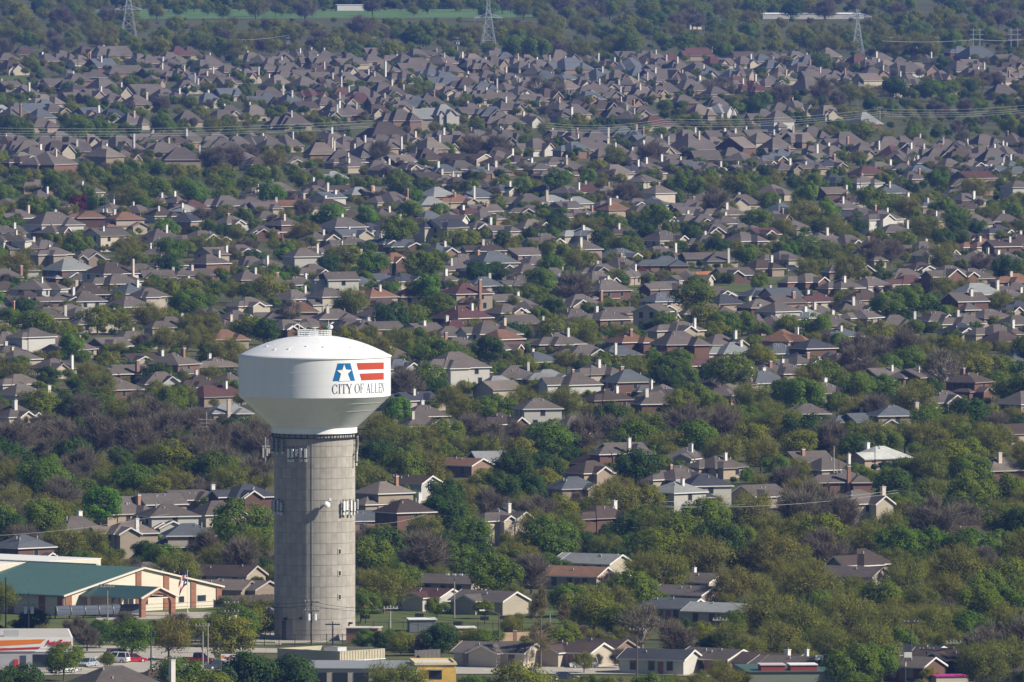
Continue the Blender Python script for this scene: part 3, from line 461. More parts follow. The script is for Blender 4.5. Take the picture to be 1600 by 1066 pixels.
# drop doubles from overlapping views, keep the first
kept = []
for c in CAT:
    if c[0] < -25 or c[0] > 1625: continue
    if any(abs(c[0] - k[0]) < 9 and abs(c[1] - k[1]) < 4.5 for k in kept): continue
    kept.append(c)
CAT = list(kept)
rx = random.Random(21)
for _ in range(4000):                               # further rows between the far houses
    if sum(1 for c in CAT if c[3] == 'x') > 0 or len(CAT) > len(kept) + 165: break
    x, y = rx.uniform(-10, 1610), rx.uniform(80, 252)
    if 172 < y < 206 or (x > 1150 and 132 < y < 206) or (x < 60 and 95 < y < 135) or (330 < x < 420 and y < 150 and rx.random() < .6) or (x < 420 and y > 245): continue
    if any(abs(c[0] - x) < 15 and abs(c[1] - y) < 4 for c in CAT): continue
    CAT = CAT + [(x, y, rx.uniform(34, 56), rx.choice('gggggtbdg'), rx.choice(('', 'c', 'c', 'G', 'cG')))]
n0 = len(CAT)
for _ in range(6000):                               # roofs half hidden between the nearer rows
    if len(CAT) > n0 + 130: break
    x, y = rx.uniform(-10, 1610), rx.uniform(256, 640)
    if (x < 420 and y < 300) or (960 < x < 1360 and 425 < y < 465) or (365 < x < 620 and y > 505) or (x < 420 and y > 590) or (y > 520 and rx.random() < .5): continue
    if any(abs(c[0] - x) < 26 + (y - 256) * .05 and abs(c[1] - y) < 7 + (y - 256) * .012 for c in CAT): continue
    CAT = CAT + [(x, y, rx.uniform(46, 62) * (1 + (y - 256) / 1100), rx.choice('gggggtgdbg'), rx.choice(('', 'c', 'c', 'G', 'cK')))]
placed = []                                         # (distance, x, top, half width, bottom) of the houses in the picture, for planting
HS = []
rg = random.Random(5)
for i, (px, py, w, c, fl) in enumerate(CAT):
    far = py < 235
    p = at(px, py, 6.5); wm = w / ppm(p)
    wm = min(max(wm * (1.1 if not far else 1.08), 11.5 if not far else 13), 27)
    TRIM = (.60, .585, .55) if (('G' in fl or 'W' in fl or rg.random() < .5) and not far) else (.40, .365, .32) if rg.random() < .5 else (.24, .205, .18)
    H = make_house(rg, wm, c, fl, far)
    p = at(px, py, H['zr']); p.z = 0
    base = -35 if 'R' in fl else 36
    if 'R' not in fl and rg.random() < .25: base = 18 if rg.random() < .6 else 62
    yaw = R(base + rg.uniform(-9, 9))
    HS.append((w, px, py, c, fl, H, p, yaw)); placed.append((p.y, px, py, wm / 2 * ppm(p) * .93, py + (H['zr'] - H['zw'] * (.45 if ('2' in fl or 'R' in fl or py > 700) else .8)) * ppm(p), (py > 560 and i < len(kept)) or any(q in c + fl for q in 'PWKpo')))
order = sorted(range(len(HS)), key=lambda i: -(HS[i][0] * (1.0 if HS[i][2] < 730 else 1.6)))
SOLO = set(order[:298])
mass = M(); MI = []; KEYS = ('wall', 'roof', 'trim', 'chim')
def chim_boxes(m, cap, ch):
    cx, cy, s, zb, zt, cc = ch
    m.box(cx - s * .62, cx + s * .62, cy - s * .7, cy + s * .7, zb, zt, cc); cap.box(cx - s * .72, cx + s * .72, cy - s * .8, cy + s * .8, zt, zt + .14, (.62, .6, .56)); cap.bar((cx, cy, zt + .1), (cx, cy, zt + .5), .3, (.1, .1, .1))
used = set()
ONES = 'zero one two three four five six seven eight nine ten eleven twelve thirteen fourteen fifteen sixteen seventeen eighteen nineteen'.split()
TENS = 'x x twenty thirty forty fifty sixty seventy eighty ninety'.split()
def word(n):
    n = int(max(0, min(99, n))); return ONES[n] if n < 20 else TENS[n // 10] + ('-' + ONES[n % 10] if n % 10 else '')
def unique(text, px, py):                           # look-alikes are told apart by their place in the photo
    ax, ay = px / 16, py / 10.66
    for dx, dy in sorted(((i, j) for i in range(-3, 4) for j in range(-3, 4)), key=lambda t: t[0] ** 2 + t[1] ** 2):
        s = '%s, %s percent across, %s percent down' % (text, word(round(ax) + dx), word(round(ay) + dy))
        if s not in used: used.add(s); return s
for i, (w, px, py, c, fl, H, p, yaw) in enumerate(HS):
    cy_, sy_ = math.cos(yaw), math.sin(yaw)
    if i in SOLO:
        qx, qy = pix((p.x, p.y, H['zr'] * .75))
        lab = '%s %s house with %s roof%s' % (H['wname'], H['desc'], RNAME[c], ' and chimney' if H['chim'] else '')
        if H['two']: lab = 'two-storey ' + lab
        h = tag(empty('house', p, yaw), unique(lab, qx, qy), 'house', 'houses of the suburb')
        H['wall'].build('wall', MAT['wall'], h); r = H['roof'].build('roof', MAT['roof'], h); H['trim'].build('trim', MAT['trim'], h)
        if H['chim']:
            a, b = M(), M(); chim_boxes(a, b, H['chim']); k = a.build('chimney', MAT['chim'], h); b.build('chimney_cap', MAT['trim'], k)
        if py > 330:
            for (vx, vy) in H['vents']:
                v = M(); z = H['zr'] - abs(vy) * H['pitch'] - .4; v.bar((vx, -vy, z - .3), (vx, -vy, z + .75), .22, (.3, .3, .3)); v.build('vent_pipe', MAT['metal'], r)
        if py > 340:
            for (ax, pos, cc, z, ww, hh) in H['wins']:
                v, fr_ = M(), M()
                if ax == 'y': v.box(cc - ww / 2, cc + ww / 2, pos - .05, pos + .1, z, z + hh); fr_.box(cc - ww / 2 - .12, cc + ww / 2 + .12, pos - .03, pos + .08, z - .12, z + hh + .12, TRIM)
                else: v.box(pos - .05, pos + .1, cc - ww / 2, cc + ww / 2, z, z + hh); fr_.box(pos - .03, pos + .08, cc - ww / 2 - .12, cc + ww / 2 + .12, z - .12, z + hh + .12, TRIM)
                q = v.build('window', MAT['glass'], h); fr_.build('frame', MAT['trim'], q)
        if 'R' in fl and py > 880:
            v = M(); v.box(H['L'] * .1, H['L'] * .1 + 1, -H['W'] / 2 - .06, -H['W'] / 2 + .1, 0, 2.1, (.25, .12, .08)); q = v.build('door', MAT['paint'], h)
            v = M(); v.box(H['L'] * .1 + .82, H['L'] * .1 + .9, -H['W'] / 2 - .12, -H['W'] / 2 - .06, .95, 1.1, (.6, .55, .3)); q2 = v.build('handle', MAT['metal'], q)
    else:
        cm, cp_ = M(), M()
        if H['chim']: chim_boxes(cm, cp_, H['chim'])
        for key, src in (('wall', H['wall']), ('roof', H['roof']), ('trim', H['trim']), ('chim', cm), ('chim', cp_)):
            D = mass; n = len(D.v); MI += [KEYS.index(key)] * len(src.f)
            D.v += [(x * cy_ - y * sy_ + p.x, x * sy_ + y * cy_ + p.y, z) for x, y, z in src.v]; D.f += [tuple(n + j for j in f) for f in src.f]; D.c += src.c
far_h = tag(mass.build('far_houses', MAT['wall']), 'smaller and half hidden brown-roofed houses farther off among the suburb rows', 'houses', kind='stuff')
for k in KEYS[1:]: far_h.data.materials.append(MAT[k])
far_h.data.polygons.foreach_set('material_index', np.array(MI, np.int32))
# ---------------------------------------------------------------- trees
def quads(P, Nn, size, rs, asp=1.0):                # leaf faces at P facing Nn
    n = len(P); a = rs.normal(size=(n, 3)); u = np.cross(Nn, a); u /= np.linalg.norm(u, axis=1, keepdims=True) + 1e-9; v = np.cross(Nn, u)
    s = size * rs.uniform(.6, 1.35, (n, 1)) / 2; u = u * s * asp; v = v * s
    return np.stack([P - u - v * .6, P + u * .9 - v, P + u * .7 + v, P - u * .8 + v * .9], 1).reshape(-1, 3)
def strips(A, B, w, rs):                            # thin twig faces
    d = B - A; a = rs.normal(size=d.shape); u = np.cross(d, a); u /= np.linalg.norm(u, axis=1, keepdims=True) + 1e-9; u = u * w / 2
    return np.stack([A - u, A + u, B + u * .4, B - u * .4], 1).reshape(-1, 3)
def qmesh(name, V, mats, mi=None):
    n = len(V) // 4; me = bpy.data.meshes.new(name); me.vertices.add(len(V)); me.vertices.foreach_set('co', np.asarray(V, np.float32).ravel())
    me.loops.add(n * 4); me.loops.foreach_set('vertex_index', np.arange(n * 4, dtype=np.int32)); me.polygons.add(n); me.polygons.foreach_set('loop_start', np.arange(0, n * 4, 4, dtype=np.int32))
    for m in mats: me.materials.append(m)
    if mi is not None: me.polygons.foreach_set('material_index', np.asarray(mi, np.int32))
    me.update(calc_edges=True); return me
def crown_points(rs, kind, nb, asp, base):
    """clump centres filling an uneven crown, unit width, standing on z = 0"""
    zc = base + (asp - base) * .5; hz = (asp - base) / 2
    C, Rr = [], []
    while len(C) < nb:
        p = rs.normal(size=3); p /= np.linalg.norm(p); r = rs.uniform(.45, .9) ** .6
        q = np.array([p[0] * .46 * r, p[1] * .46 * r, zc + p[2] * hz * r * .92])
        if q[2] < zc - hz * .75: continue
        lob = 1 + .22 * math.sin(3 * math.atan2(p[1], p[0]) + nb) * (1 - abs(p[2])); q[:2] *= lob
        C.append(q); Rr.append(rs.uniform(.09, .20) * (1.15 - .35 * (q[2] - base) / (asp - base)))
    return np.array(C), np.array(Rr), zc, hz
SPEC = dict(o=(52, 8200, .028, .82, .10, 0), g=(48, 7400, .028, .92, .14, 300), y=(46, 5600, .026, .86, .12, 700), e=(44, 3900, .021, .86, .12, 2200),
    b=(40, 500, .016, .92, .14, 4600), l=(40, 6400, .031, 1.05, .14, 150), p=(34, 3400, .04, .8, .06, 100), z=(30, 700, .018, 1.0, .16, 1700), c=(34, 900, .018, 1.9, .1, 3200))
def make_tree(kind, seed):
    rs = np.random.default_rng(seed); nb, nl, ls, asp, base, nt = SPEC[kind]; asp *= rs.uniform(.9, 1.12)
    C, Rr, zc, hz = crown_points(rs, kind, nb, asp, base)
    if kind == 'c':                                  # conical crown
        k = (C[:, 2] - base) / (asp - base); C[:, :2] *= (1.15 - k)[:, None]; Rr *= (1.1 - .7 * k)
    if kind == 'l': C[:, :2] *= (1.12 - .45 * (C[:, 2:3] - base) / (asp - base))
    ctr = np.array([0, 0, zc - hz * .2])
    w = Rr ** 2; idx = rs.choice(nb, nl, p=w / w.sum()); d = rs.normal(size=(nl, 3)); d /= np.linalg.norm(d, axis=1, keepdims=True)
    d[:, 2] = np.where(rs.random(nl) < .6, np.abs(d[:, 2]), d[:, 2])
    rad = Rr[idx][:, None] * rs.uniform(.72, 1.1, (nl, 1)); P = C[idx] + d * rad
    out = (P - ctr) / np.array([.5, .5, hz]); out /= np.linalg.norm(out, axis=1, keepdims=True) + 1e-9
    Nn = d * .75 + out * .45 + rs.normal(size=(nl, 3)) * .3; Nn /= np.linalg.norm(Nn, axis=1, keepdims=True)
    V = [quads(P, Nn, ls, rs)]; mi = [np.zeros(nl, int)]
    if nt:                                           # twigs
        idx = rs.choice(nb, nt); d = rs.normal(size=(nt, 3)); d[:, 2] = np.abs(d[:, 2]) * .9 + .15; d /= np.linalg.norm(d, axis=1, keepdims=True)
        r = Rr[idx][:, None]; A = C[idx] + rs.normal(size=(nt, 3)) * r * .35 - (C[idx] - ctr) * .12; B = A + d * r * rs.uniform(.7, 1.4, (nt, 1)) + (C[idx] - ctr) * .14
        V.append(strips(A, B, .0085 if kind in 'bcz' else .007, rs)); mi.append(np.full(nt, 1))
    tw_m = FOL['b'] if kind in 'bcz' else FOL[kind] if kind == 'e' else MAT['bark']
    if kind == 'c': tw_m = FOL['c']
    me = qmesh('crown', np.concatenate(V), [FOL[kind], tw_m], np.concatenate(mi))
    # trunk and limbs
    t = M(); tr_ = (.03 if kind == 'b' else .04 if kind == 'z' else .022) if kind != 'c' else .026; top = (0, 0, base + (asp - base) * (.35 if kind != 'c' else .97))
    t.bar((0, 0, -.03), (0, 0, base + .06), tr_ * 2.3, w2=tr_ * 1.7, n=7); t.bar((0, 0, base + .06), top, tr_ * 1.7, w2=tr_ * (.9 if kind != 'c' else .25), n=6)
    k = 16 if kind in 'becz' else 9
    for i in rs.choice(nb, k, replace=False):
        c = C[i]; z0 = rs.uniform(base * .8 + .04, base + (asp - base) * .4) if kind != 'c' else max(base, c[2] - .12)
        mid = (c[0] * .5, c[1] * .5, z0 + (c[2] - z0) * .62); t.bar((0, 0, z0), mid, tr_ * 1.0, w2=tr_ * .6, n=5); t.bar(mid, tuple(c), tr_ * .6, w2=tr_ * .2, n=4)
        for _ in range(3 if kind in 'begz' else 1):
            e = c + rs.normal(size=3) * .09 + np.array([0, 0, .06]); t.bar(mid, tuple(e), tr_ * .4, w2=tr_ * .12, n=3)
    return me, t.mesh('trunk', MAT['bark'] if kind != 'z' else MAT['palebark']), asp
TV = {k: [make_tree(k, 100 * i + j) for j in range(n)] for i, (k, n) in enumerate(dict(o=4, g=5, y=4, e=5, b=5, l=3, p=2, c=2, z=2).items())}
TREES = []                                          # (distance, px, top py, width m, kind)
ASP = {k: SPEC[k][3] for k in SPEC}
def add_tree(px, py, w, kind, listed=True):
    p = at(px, py, 8); wm = min(max(w * 1.03 / ppm(p), 2.2), 19)
    if wm > 11.5 and kind not in 'lc':              # a broad canopy is two trees
        add_tree(px - w * .2, py, w * .66, kind); add_tree(px + w * .24, py + w * .03, w * .6, kind); return
    hm = min(wm * ASP[kind], 10.5 if kind not in 'lc' else 15); p = at(px, py, hm); p.z = 0
    TREES.append([p, px, py, wm, hm, kind, listed])
def tcrop(x0, y0, sc, text):
    for e in text.split(','):
        q = e.split(); add_tree(x0 + float(q[0]) / sc, y0 + float(q[1]) / sc, float(q[2]) / sc, q[3])
tcrop(0, 60, 4, '180 110 120 y,700 130 80 g,820 245 100 g,700 290 110 g,430 270 110 g,450 390 120 y,870 425 130 y,1480 200 120 g,1540 300 90 g,1010 370 130 b,1180 350 120 g,250 215 60 o,75 215 30 o,540 490 260 g,1010 470 140 g,1340 490 150 e,60 480 170 o')
tcrop(0, 190, 4, '100 330 130 g,300 290 130 g,340 310 170 g,560 245 160 g,800 330 170 g,960 340 200 g,1150 260 220 y,1220 360 170 l,1390 430 140 g,1390 150 280 b,1520 150 200 b,850 160 110 b,700 600 90 g,1030 585 170 l,500 460 150 p,1270 530 170 b,1540 340 150 g,480 390 240 g,800 380 200 e,350 330 140 g,240 460 250 g,60 500 120 y,760 530 110 e,440 520 130 e,90 590 130 g')
tcrop(400, 190, 4, '110 170 170 e,60 270 220 g,330 310 220 g,500 330 140 g,900 310 200 g,690 340 150 g,400 180 90 b,1020 120 110 b,1500 90 170 b,1350 90 170 b,1200 130 120 g,770 130 160 b,90 360 180 l,370 430 90 g,890 405 90 g,985 405 120 l,1510 450 130 y,690 505 160 l,480 490 210 l,960 475 170 l,290 490 130 b,1340 360 140 g,320 570 160 g,1150 495 150 l,880 590 230 g,310 615 190 e,1310 670 170 y')
tcrop(800, 190, 4, '70 330 140 l,290 300 190 g,100 110 90 g,220 110 100 b,640 150 150 e,860 120 180 b,720 390 180 b,1000 350 120 g,1240 300 130 g,1270 420 180 b,630 430 130 b,200 520 110 o,270 570 150 o,430 590 170 e,900 510 200 g,650 580 170 g,860 640 150 o,1530 540 190 g,1360 500 130 e,1240 490 110 y,560 560 130 o,1500 360 220 g')
tcrop(1200, 60, 4, '330 85 130 g,1080 120 120 o,560 280 250 e,330 260 160 b,1070 250 240 g,1250 230 200 e,770 400 90 g,480 420 120 e,150 450 190 o,80 300 150 b,800 240 160 o,1380 210 180 b,600 510 180 g')
tcrop(1200, 190, 4, '250 370 150 l,260 310 150 g,480 350 130 g,720 320 130 g,1060 300 150 g,1290 340 200 e,1460 355 120 g,640 400 210 g,720 440 220 g,880 470 190 e,1180 530 170 g,1350 570 110 o,1230 610 250 o,1510 500 150 g,220 490 200 e,370 480 160 l,450 180 90 g,560 180 110 e,560 610 130 o,1000 590 230 e,420 590 190 e,90 600 160 e,1590 620 100 o,1200 100 .1 o' .replace(',1200 100 .1 o', ''))
tcrop(0, 350, 4, '100 170 220 e,670 515 310 y,1160 405 230 g,1330 350 160 g,230 530 240 g,940 500 220 e,1250 560 280 e,450 655 180 l,1100 640 300 e,1270 640 180 e,1060 80 190 g,800 130 200 e,1320 60 260 e,1050 190 160 o,1540 560 200 g,410 100 120 e,150 460 180 o,60 520 160 g,750 440 110 e,1100 330 330 y')
tcrop(400, 350, 4, '80 310 230 y,570 120 200 y,720 170 220 g,1040 170 240 g,1170 165 140 g,600 400 230 e,840 490 250 o,570 640 200 y,1080 290 200 l,1440 230 260 o,1350 380 180 o,1390 600 220 e,1280 30 260 y,1050 470 180 g,690 110 160 o,130 260 140 l,430 480 90 o,1100 700 220 g,1250 740 180 e,1450 700 220 o,760 700 250 e,900 650 220 e,50 590 200 o')
tcrop(800, 350, 4, '180 270 200 g,190 215 100 l,390 310 240 b,420 150 220 e,250 170 150 l,370 265 140 l,780 260 130 p,1240 160 100 e,1360 160 100 e,1500 150 150 b,1140 360 260 g,1200 500 220 y,1370 540 280 g,350 570 360 y,200 430 150 g,950 540 150 g,1540 310 130 g,700 620 200 e,1280 80 180 o,560 30 160 o,650 280 130 e,450 600 200 e,640 70 130 e')
tcrop(1200, 350, 4, '380 100 180 e,500 190 220 e,700 100 280 b,1080 120 200 e,1490 200 210 o,720 290 160 o,740 420 210 g,930 390 210 g,490 410 190 e,300 550 200 g,130 570 190 y,620 690 320 b,880 660 250 b,260 120 150 g,1140 30 240 o,1150 330 270 e,1330 180 150 b,1440 430 180 e,700 610 220 y,440 670 110 l,230 60 170 g,380 390 60 p')
tcrop(0, 540, 4, '300 130 180 o,330 280 380 y,640 300 180 g,1070 590 320 y,450 580 260 o,80 620 240 o,320 680 180 g,940 330 300 b,200 470 350 b,600 440 300 b,1400 480 350 b,840 470 280 b,750 660 200 o,980 740 160 g,1450 690 240 y,1000 110 200 o,1190 170 150 e,690 40 180 y,130 60 130 g,620 150 260 e,1340 130 180 e,1150 250 180 e,620 690 180 e,430 720 150 b,60 460 250 b,1200 380 260 b,1040 420 260 b,400 470 260 b')
tcrop(560, 540, 4, '600 0 200 g,450 110 230 g,250 300 210 l,1030 60 190 y,930 340 170 g,1200 470 320 g,1000 570 260 y,150 440 250 e,400 480 250 e,580 250 200 e,700 420 200 b,900 470 350 b,1400 450 280 b,110 590 260 o,420 640 300 e,1060 660 400 o,1300 260 250 e,1100 210 180 y,1300 30 160 e,650 560 200 e')
tcrop(900, 540, 4, '1090 480 280 y,1390 520 270 y,560 410 260 y,360 460 280 g,370 650 300 o,980 50 280 g,640 20 200 g,1150 0 220 y,740 230 250 g,650 280 220 y,1100 240 250 e,1400 200 260 g,1180 350 200 e,700 370 300 b,900 380 250 b,250 430 250 b,1370 420 160 g,540 680 120 g,830 520 150 e,1260 680 200 g,1390 700 180 e')
tcrop(1200, 540, 4, '620 170 350 g,920 240 280 e,1350 40 380 y,430 290 170 g,1030 220 150 o,1250 330 300 o,180 200 330 g,760 460 400 e,1000 470 250 e,550 560 240 o,1000 650 270 e,1230 570 280 y,1260 680 260 g,600 760 160 g,1500 200 200 g,560 0 250 b,750 50 190 g,1400 480 300 e,1530 380 150 e,380 480 280 b')
tcrop(0, 730, 3.636, '570 85 250 l,430 340 370 e,390 0 170 b,80 100 260 e,850 150 130 g,1370 190 330 g,1170 370 180 b,1000 480 280 e,1450 350 250 e,1370 420 250 b,820 420 150 o,590 0 200 e,640 500 200 e')
tcrop(550, 730, 4, '590 80 250 o,440 200 250 y,740 300 260 g,900 390 90 y,330 400 230 o,680 210 230 e,470 300 250 e,880 540 330 g,560 500 220 b,1250 260 400 e,200 620 330 e,1120 560 250 b,1000 30 400 o,1380 170 380 y,1150 180 230 b,870 140 250 b,330 110 170 g,80 370 230 b,650 470 250 g')
tcrop(900, 730, 4, '1050 360 190 g,430 110 230 y,730 280 100 o,400 280 300 o,1100 150 350 e,1400 300 300 e,360 640 330 g,800 430 350 e,220 350 180 o,550 520 330 e,1400 610 330 e,1450 100 350 b,1000 620 300 e')
tcrop(1200, 730, 4, '900 360 440 g,1350 380 400 g,450 190 280 b,200 170 300 b,330 300 340 y,350 400 300 b,1250 30 340 g,1450 650 460 g,950 540 400 e,280 600 360 e,720 700 250 g,1050 200 360 b,1500 200 250 e,550 680 200 e')
tcrop(560, 890, 4, '1140 50 280 c,1290 170 170 c,500 350 230 o,1010 570 430 y,230 590 400 e,790 190 130 g,490 170 150 g')
tcrop(860, 890, 4, '400 100 280 e,560 220 260 e,790 330 250 b,950 320 200 y,1150 250 200 g,1370 120 400 e,1220 420 250 e,1520 350 180 o,1050 560 120 e,430 500 130 b,210 520 150 e,290 530 90 b')
tcrop(1200, 890, 4, '670 460 300 g,430 490 230 g,180 360 180 o,1340 460 340 e,900 200 460 e,500 150 400 e,200 200 400 e,550 645 200 g,1480 220 300 e,1400 100 460 g,1000 240 300 e,700 220 350 e')
tcrop(0, 860, 4.706, '250 430 230 o,560 490 200 b,730 540 220 o,470 680 300 g,180 840 330 o,1310 450 230 b,1310 780 370 g,1160 330 90 g,920 460 150 b,790 750 130 g,1500 270 130 b,30 750 130 e,640 560 200 b')
for px, py, w, k in ((415, 1021, 150, 'o'), (372, 946, 70, 'g'), (330, 958, 50, 'g'), (415, 965, 30, 'b'), (690, 975, 55, 'o'), (20, 1048, 90, 'o'), (1178, 782, 62, 'z'), (1474, 543, 66, 'z'), (1003, 943, 78, 'z'), (852, 118, 60, 'z'), (1122, 120, 50, 'z'), (452, 468, 44, 'z')): add_tree(px, py, w, k)
# plant the gaps: grid of the picture at a quarter of its size, each cell the distance of what is seen there
GW, GH = 400, 267
prot = np.full((GH, GW), -1.0); cover = np.zeros((GH, GW), bool)
yy, xx = np.mgrid[0:GH, 0:GW]
prot2 = np.full((GH, GW), -1.0)
for d, px, py, hw, pb, strong in sorted(placed, key=lambda t: -t[0]):
    m_ = (np.abs(xx * 4 + 2 - px) < hw * .8) & (yy * 4 + 2 > py + 2) & (yy * 4 + 2 < pb)
    prot[m_] = d; prot2[m_] = d if strong else prot2[m_]
    m_ = (np.abs(xx * 4 + 2 - px) < hw * .95) & (yy * 4 + 2 > py) & (yy * 4 + 2 < pb + 1); cover |= m_
TD = TB.y - 7; HD = at(220, 963).y
KEEP = [(210, 832, 15, 26, 1e6), (1186, 1352, 12, 27, 1e6), (522, 572, 2, 16, 1e6), (1068, 1098, 32, 44, 1e6), (0, 44, 111, 124, 1e6), (965, 1160, 440, 458, 1e6), (1100, 1350, 430, 446, 1e6), (372, 612, 515, 640, TD), (392, 592, 636, 665, TD), (426, 560, 660, 1000, TD), (562, 790, 952, 984, 1e6), (0, 345, 872, 968, HD), (100, 440, 1010, 1044, 1e6), (540, 1000, 1034, 1056, 1e6), (0, 125, 985, 1066, 1e6), (430, 720, 1005, 1066, 1e6), (1175, 1300, 1040, 1066, 1e6), (1455, 1600, 1046, 1066, 1e6), (700, 850, 1000, 1040, 1e6), (980, 1110, 1012, 1050, 1e6)]
for a, b, c, d, z in KEEP: m_ = (xx * 4 > a) & (xx * 4 < b) & (yy * 4 > c) & (yy * 4 < d); prot[m_] = np.maximum(prot[m_], z); prot2[m_] = np.maximum(prot2[m_], z); cover |= m_
def tmask(px, py, wpx, hpx):
    cy, ry = py + hpx * .5, hpx * .5
    x0, x1, y0, y1 = int(max(0, (px - wpx / 2) // 4)), int(min(GW, (px + wpx / 2) // 4 + 2)), int(max(0, py // 4)), int(min(GH, (py + hpx) // 4 + 1))
    if x1 <= x0 or y1 <= y0: return None
    s = (slice(y0, y1), slice(x0, x1)); m_ = ((xx[s] * 4 + 2 - px) / (wpx / 2)) ** 2 + ((yy[s] * 4 + 2 - cy) / ry) ** 2 < 1
    return s, m_
for t in TREES:
    q = tmask(t[1], t[2], t[3] * ppm(t[0]) * .85, t[4] * ppm(t[0]) * .7)
    if q: cover[q[0]] |= q[1]
def kinds(px, py):
    if py < 75: return 'ggeeebgyye'
    if py < 260: return 'ggogeey' if px < 1150 else 'eebggoo'
    if py < 330 and px < 420: return 'ggggglyye'
    if py < 560: return 'gggggooeeeeyygl'
    if 630 < py < 740 and px < 420: return 'bbbbbeoo'
    if py < 760: return 'gggeeeeobyy'
    if px > 950: return 'eeeeeebgyog'
    return 'eeegggoby'
rt = random.Random(3); fails = 0
while fails < 5000 and len(TREES) < 2600:
    gy, gx = rt.randrange(GH), rt.randrange(-4, GW + 4)
    if 0 <= gx < GW and cover[gy, gx]: fails += 1; continue
    px, py = gx * 4 + 2 + rt.uniform(-2, 2), gy * 4 + rt.uniform(-2, 2)
    k = rt.choice(kinds(px, py)); wm = rt.uniform(5.5, 11.5) if py > 240 else rt.uniform(4.5, 9) if py > 70 else rt.uniform(8, 15)
    if fails > 2500: wm *= .6
    hm = wm * ASP[k]; p = at(px, py, hm)
    top = py - rt.uniform(0, .45) * hm * ppm(p); p = at(px, top, hm); s_ = ppm(p)
    q = tmask(px, top, wm * s_ * .85, hm * s_ * (.7 if py > 75 else .45))
    if q is None: fails += 1; continue
    bad = (q[1] & (prot[q[0]] > p.y)).sum() / max(1, q[1].sum())
    if (q[1] & (prot2[q[0]] > p.y)).sum() > .05 * q[1].sum(): fails += 1; continue
    if bad > (.11 if fails < 2500 else .20): fails += 1; continue
    p.z = 0; TREES.append([p, px, top, wm, hm, k, False]); cover[q[0]] |= q[1]; fails = max(0, fails - 3)
fails = 0
while fails < 4000 and len(TREES) < 3400:           # shrubs and small trees in what is still open
    gy, gx = rt.randrange(GH), rt.randrange(GW)
    if cover[gy, gx]: fails += 1; continue
    k = rt.choice('ggoeeeyb'); wm = rt.uniform(2.6, 5.0); hm = wm * ASP[k]; px, py = gx * 4 + 2, gy * 4 - 1; p = at(px, py, hm); s_ = ppm(p); q = tmask(px, py, wm * s_, hm * s_ * .8)
    if q is None or (q[1] & (prot[q[0]] > p.y)).sum() / max(1, q[1].sum()) > .3: fails += 1; continue
    p.z = 0; TREES.append([p, px, py, wm, hm, k, False]); cover[q[0]] |= q[1]
fails = 0
while fails < 4000 and len(TREES) < 4600:           # low bushes where ground still shows
    gy, gx = rt.randrange(GH), rt.randrange(GW)
    if cover[gy, gx]: fails += 1; continue
    k = rt.choice('ggoeeyo'); wm = rt.uniform(1.6, 3.0); hm = wm * ASP[k]; px, py = gx * 4 + rt.uniform(0, 4), gy * 4 + 1; p = at(px, py, hm); s_ = ppm(p); q = tmask(px, py, wm * s_ + 3, hm * s_ + 2)
    if q is None or (q[1] & (prot[q[0]] > p.y)).sum() / max(1, q[1].sum()) > .6 or prot[gy, gx] > 1e5: fails += 1; continue
    p.z = 0; TREES.append([p, px, py, wm, hm, k, False]); cover[q[0]] |= q[1]
for d, px, py, hw, pb, strong in placed:                    # shrubs at the feet of the houses, on the side that is seen
    for _ in range(rt.choice((2, 2, 3, 4))):
        k = rt.choice('ggeeyob'); wm = rt.uniform(2.4, 4.6); x = (px - 800) / F * d + rt.uniform(-.9, .9) * hw / F * d; y = d - rt.uniform(9, 22)
        if not (-.02 < (x * F / y + 800) / 1600 < 1.02): continue
        P_ = Vector((x, y, 0)); qx, qy = pix((x, y, wm * ASP[k])); gx, gy = int(qx // 4), int(qy // 4)
        if 0 <= gx < GW and 0 <= gy < GH and (prot[gy, gx] > 1e5 or prot2[gy, gx] > y): continue
        TREES.append([P_, qx, qy, wm, wm * ASP[k], k, False])
for i in range(420):                                # a wood above the top edge of the picture and beyond
    px = rt.uniform(-60, 1660); py = -rt.uniform(34 if 130 < px < 860 else 0, 125); wm = rt.uniform(9, 15); p = at(px, py, wm * .85); p.z = 0
    TREES.append([p, px, py, wm, wm * .85, rt.choice('ggeebbo'), False])
for i in range(170):                                # the wood's edge behind the far field
    px = rt.uniform(120, 870); p = at(px, rt.uniform(7, 13.8)); wm = rt.uniform(9, 14); k = rt.choice('ogge'); q = pix((p.x, p.y, wm * ASP[k])); TREES.append([p, q[0], q[1], wm, wm * ASP[k], k, False])
for i in range(150):
    px = rt.uniform(120, 870); p = at(px, rt.uniform(12.5, 14.3)); wm = rt.uniform(4, 7); k = rt.choice('oge'); q = pix((p.x, p.y, wm * ASP[k])); TREES.append([p, q[0], q[1], wm, wm * ASP[k], k, False])
TN = dict(o='dark evergreen oak tree with dense crown', g='leafy green tree with rounded crown', y='yellow-green tree in fresh leaf', e='olive tree just coming into bud', b='bare grey-brown tree with fine twigs', l='bright green tree in spring leaf', z='bare tree with pale forking limbs', p='dark red leaved small tree', c='tall narrow cypress with bare branches')
TNAME = dict(o='oak_tree', g='leafy_tree', y='budding_tree', e='budding_tree', b='bare_tree', z='bare_tree', l='leafy_tree', p='ornamental_tree', c='cypress_tree')
ti = sorted(range(len(TREES)), key=lambda i: -(TREES[i][3] * ppm(TREES[i][0])) * (1.25 if TREES[i][6] else .8) * (1 if -5 < TREES[i][1] < 1605 else 0))
print('houses', len(HS), 'trees', len(TREES))
rest_t = {}
proto = {}
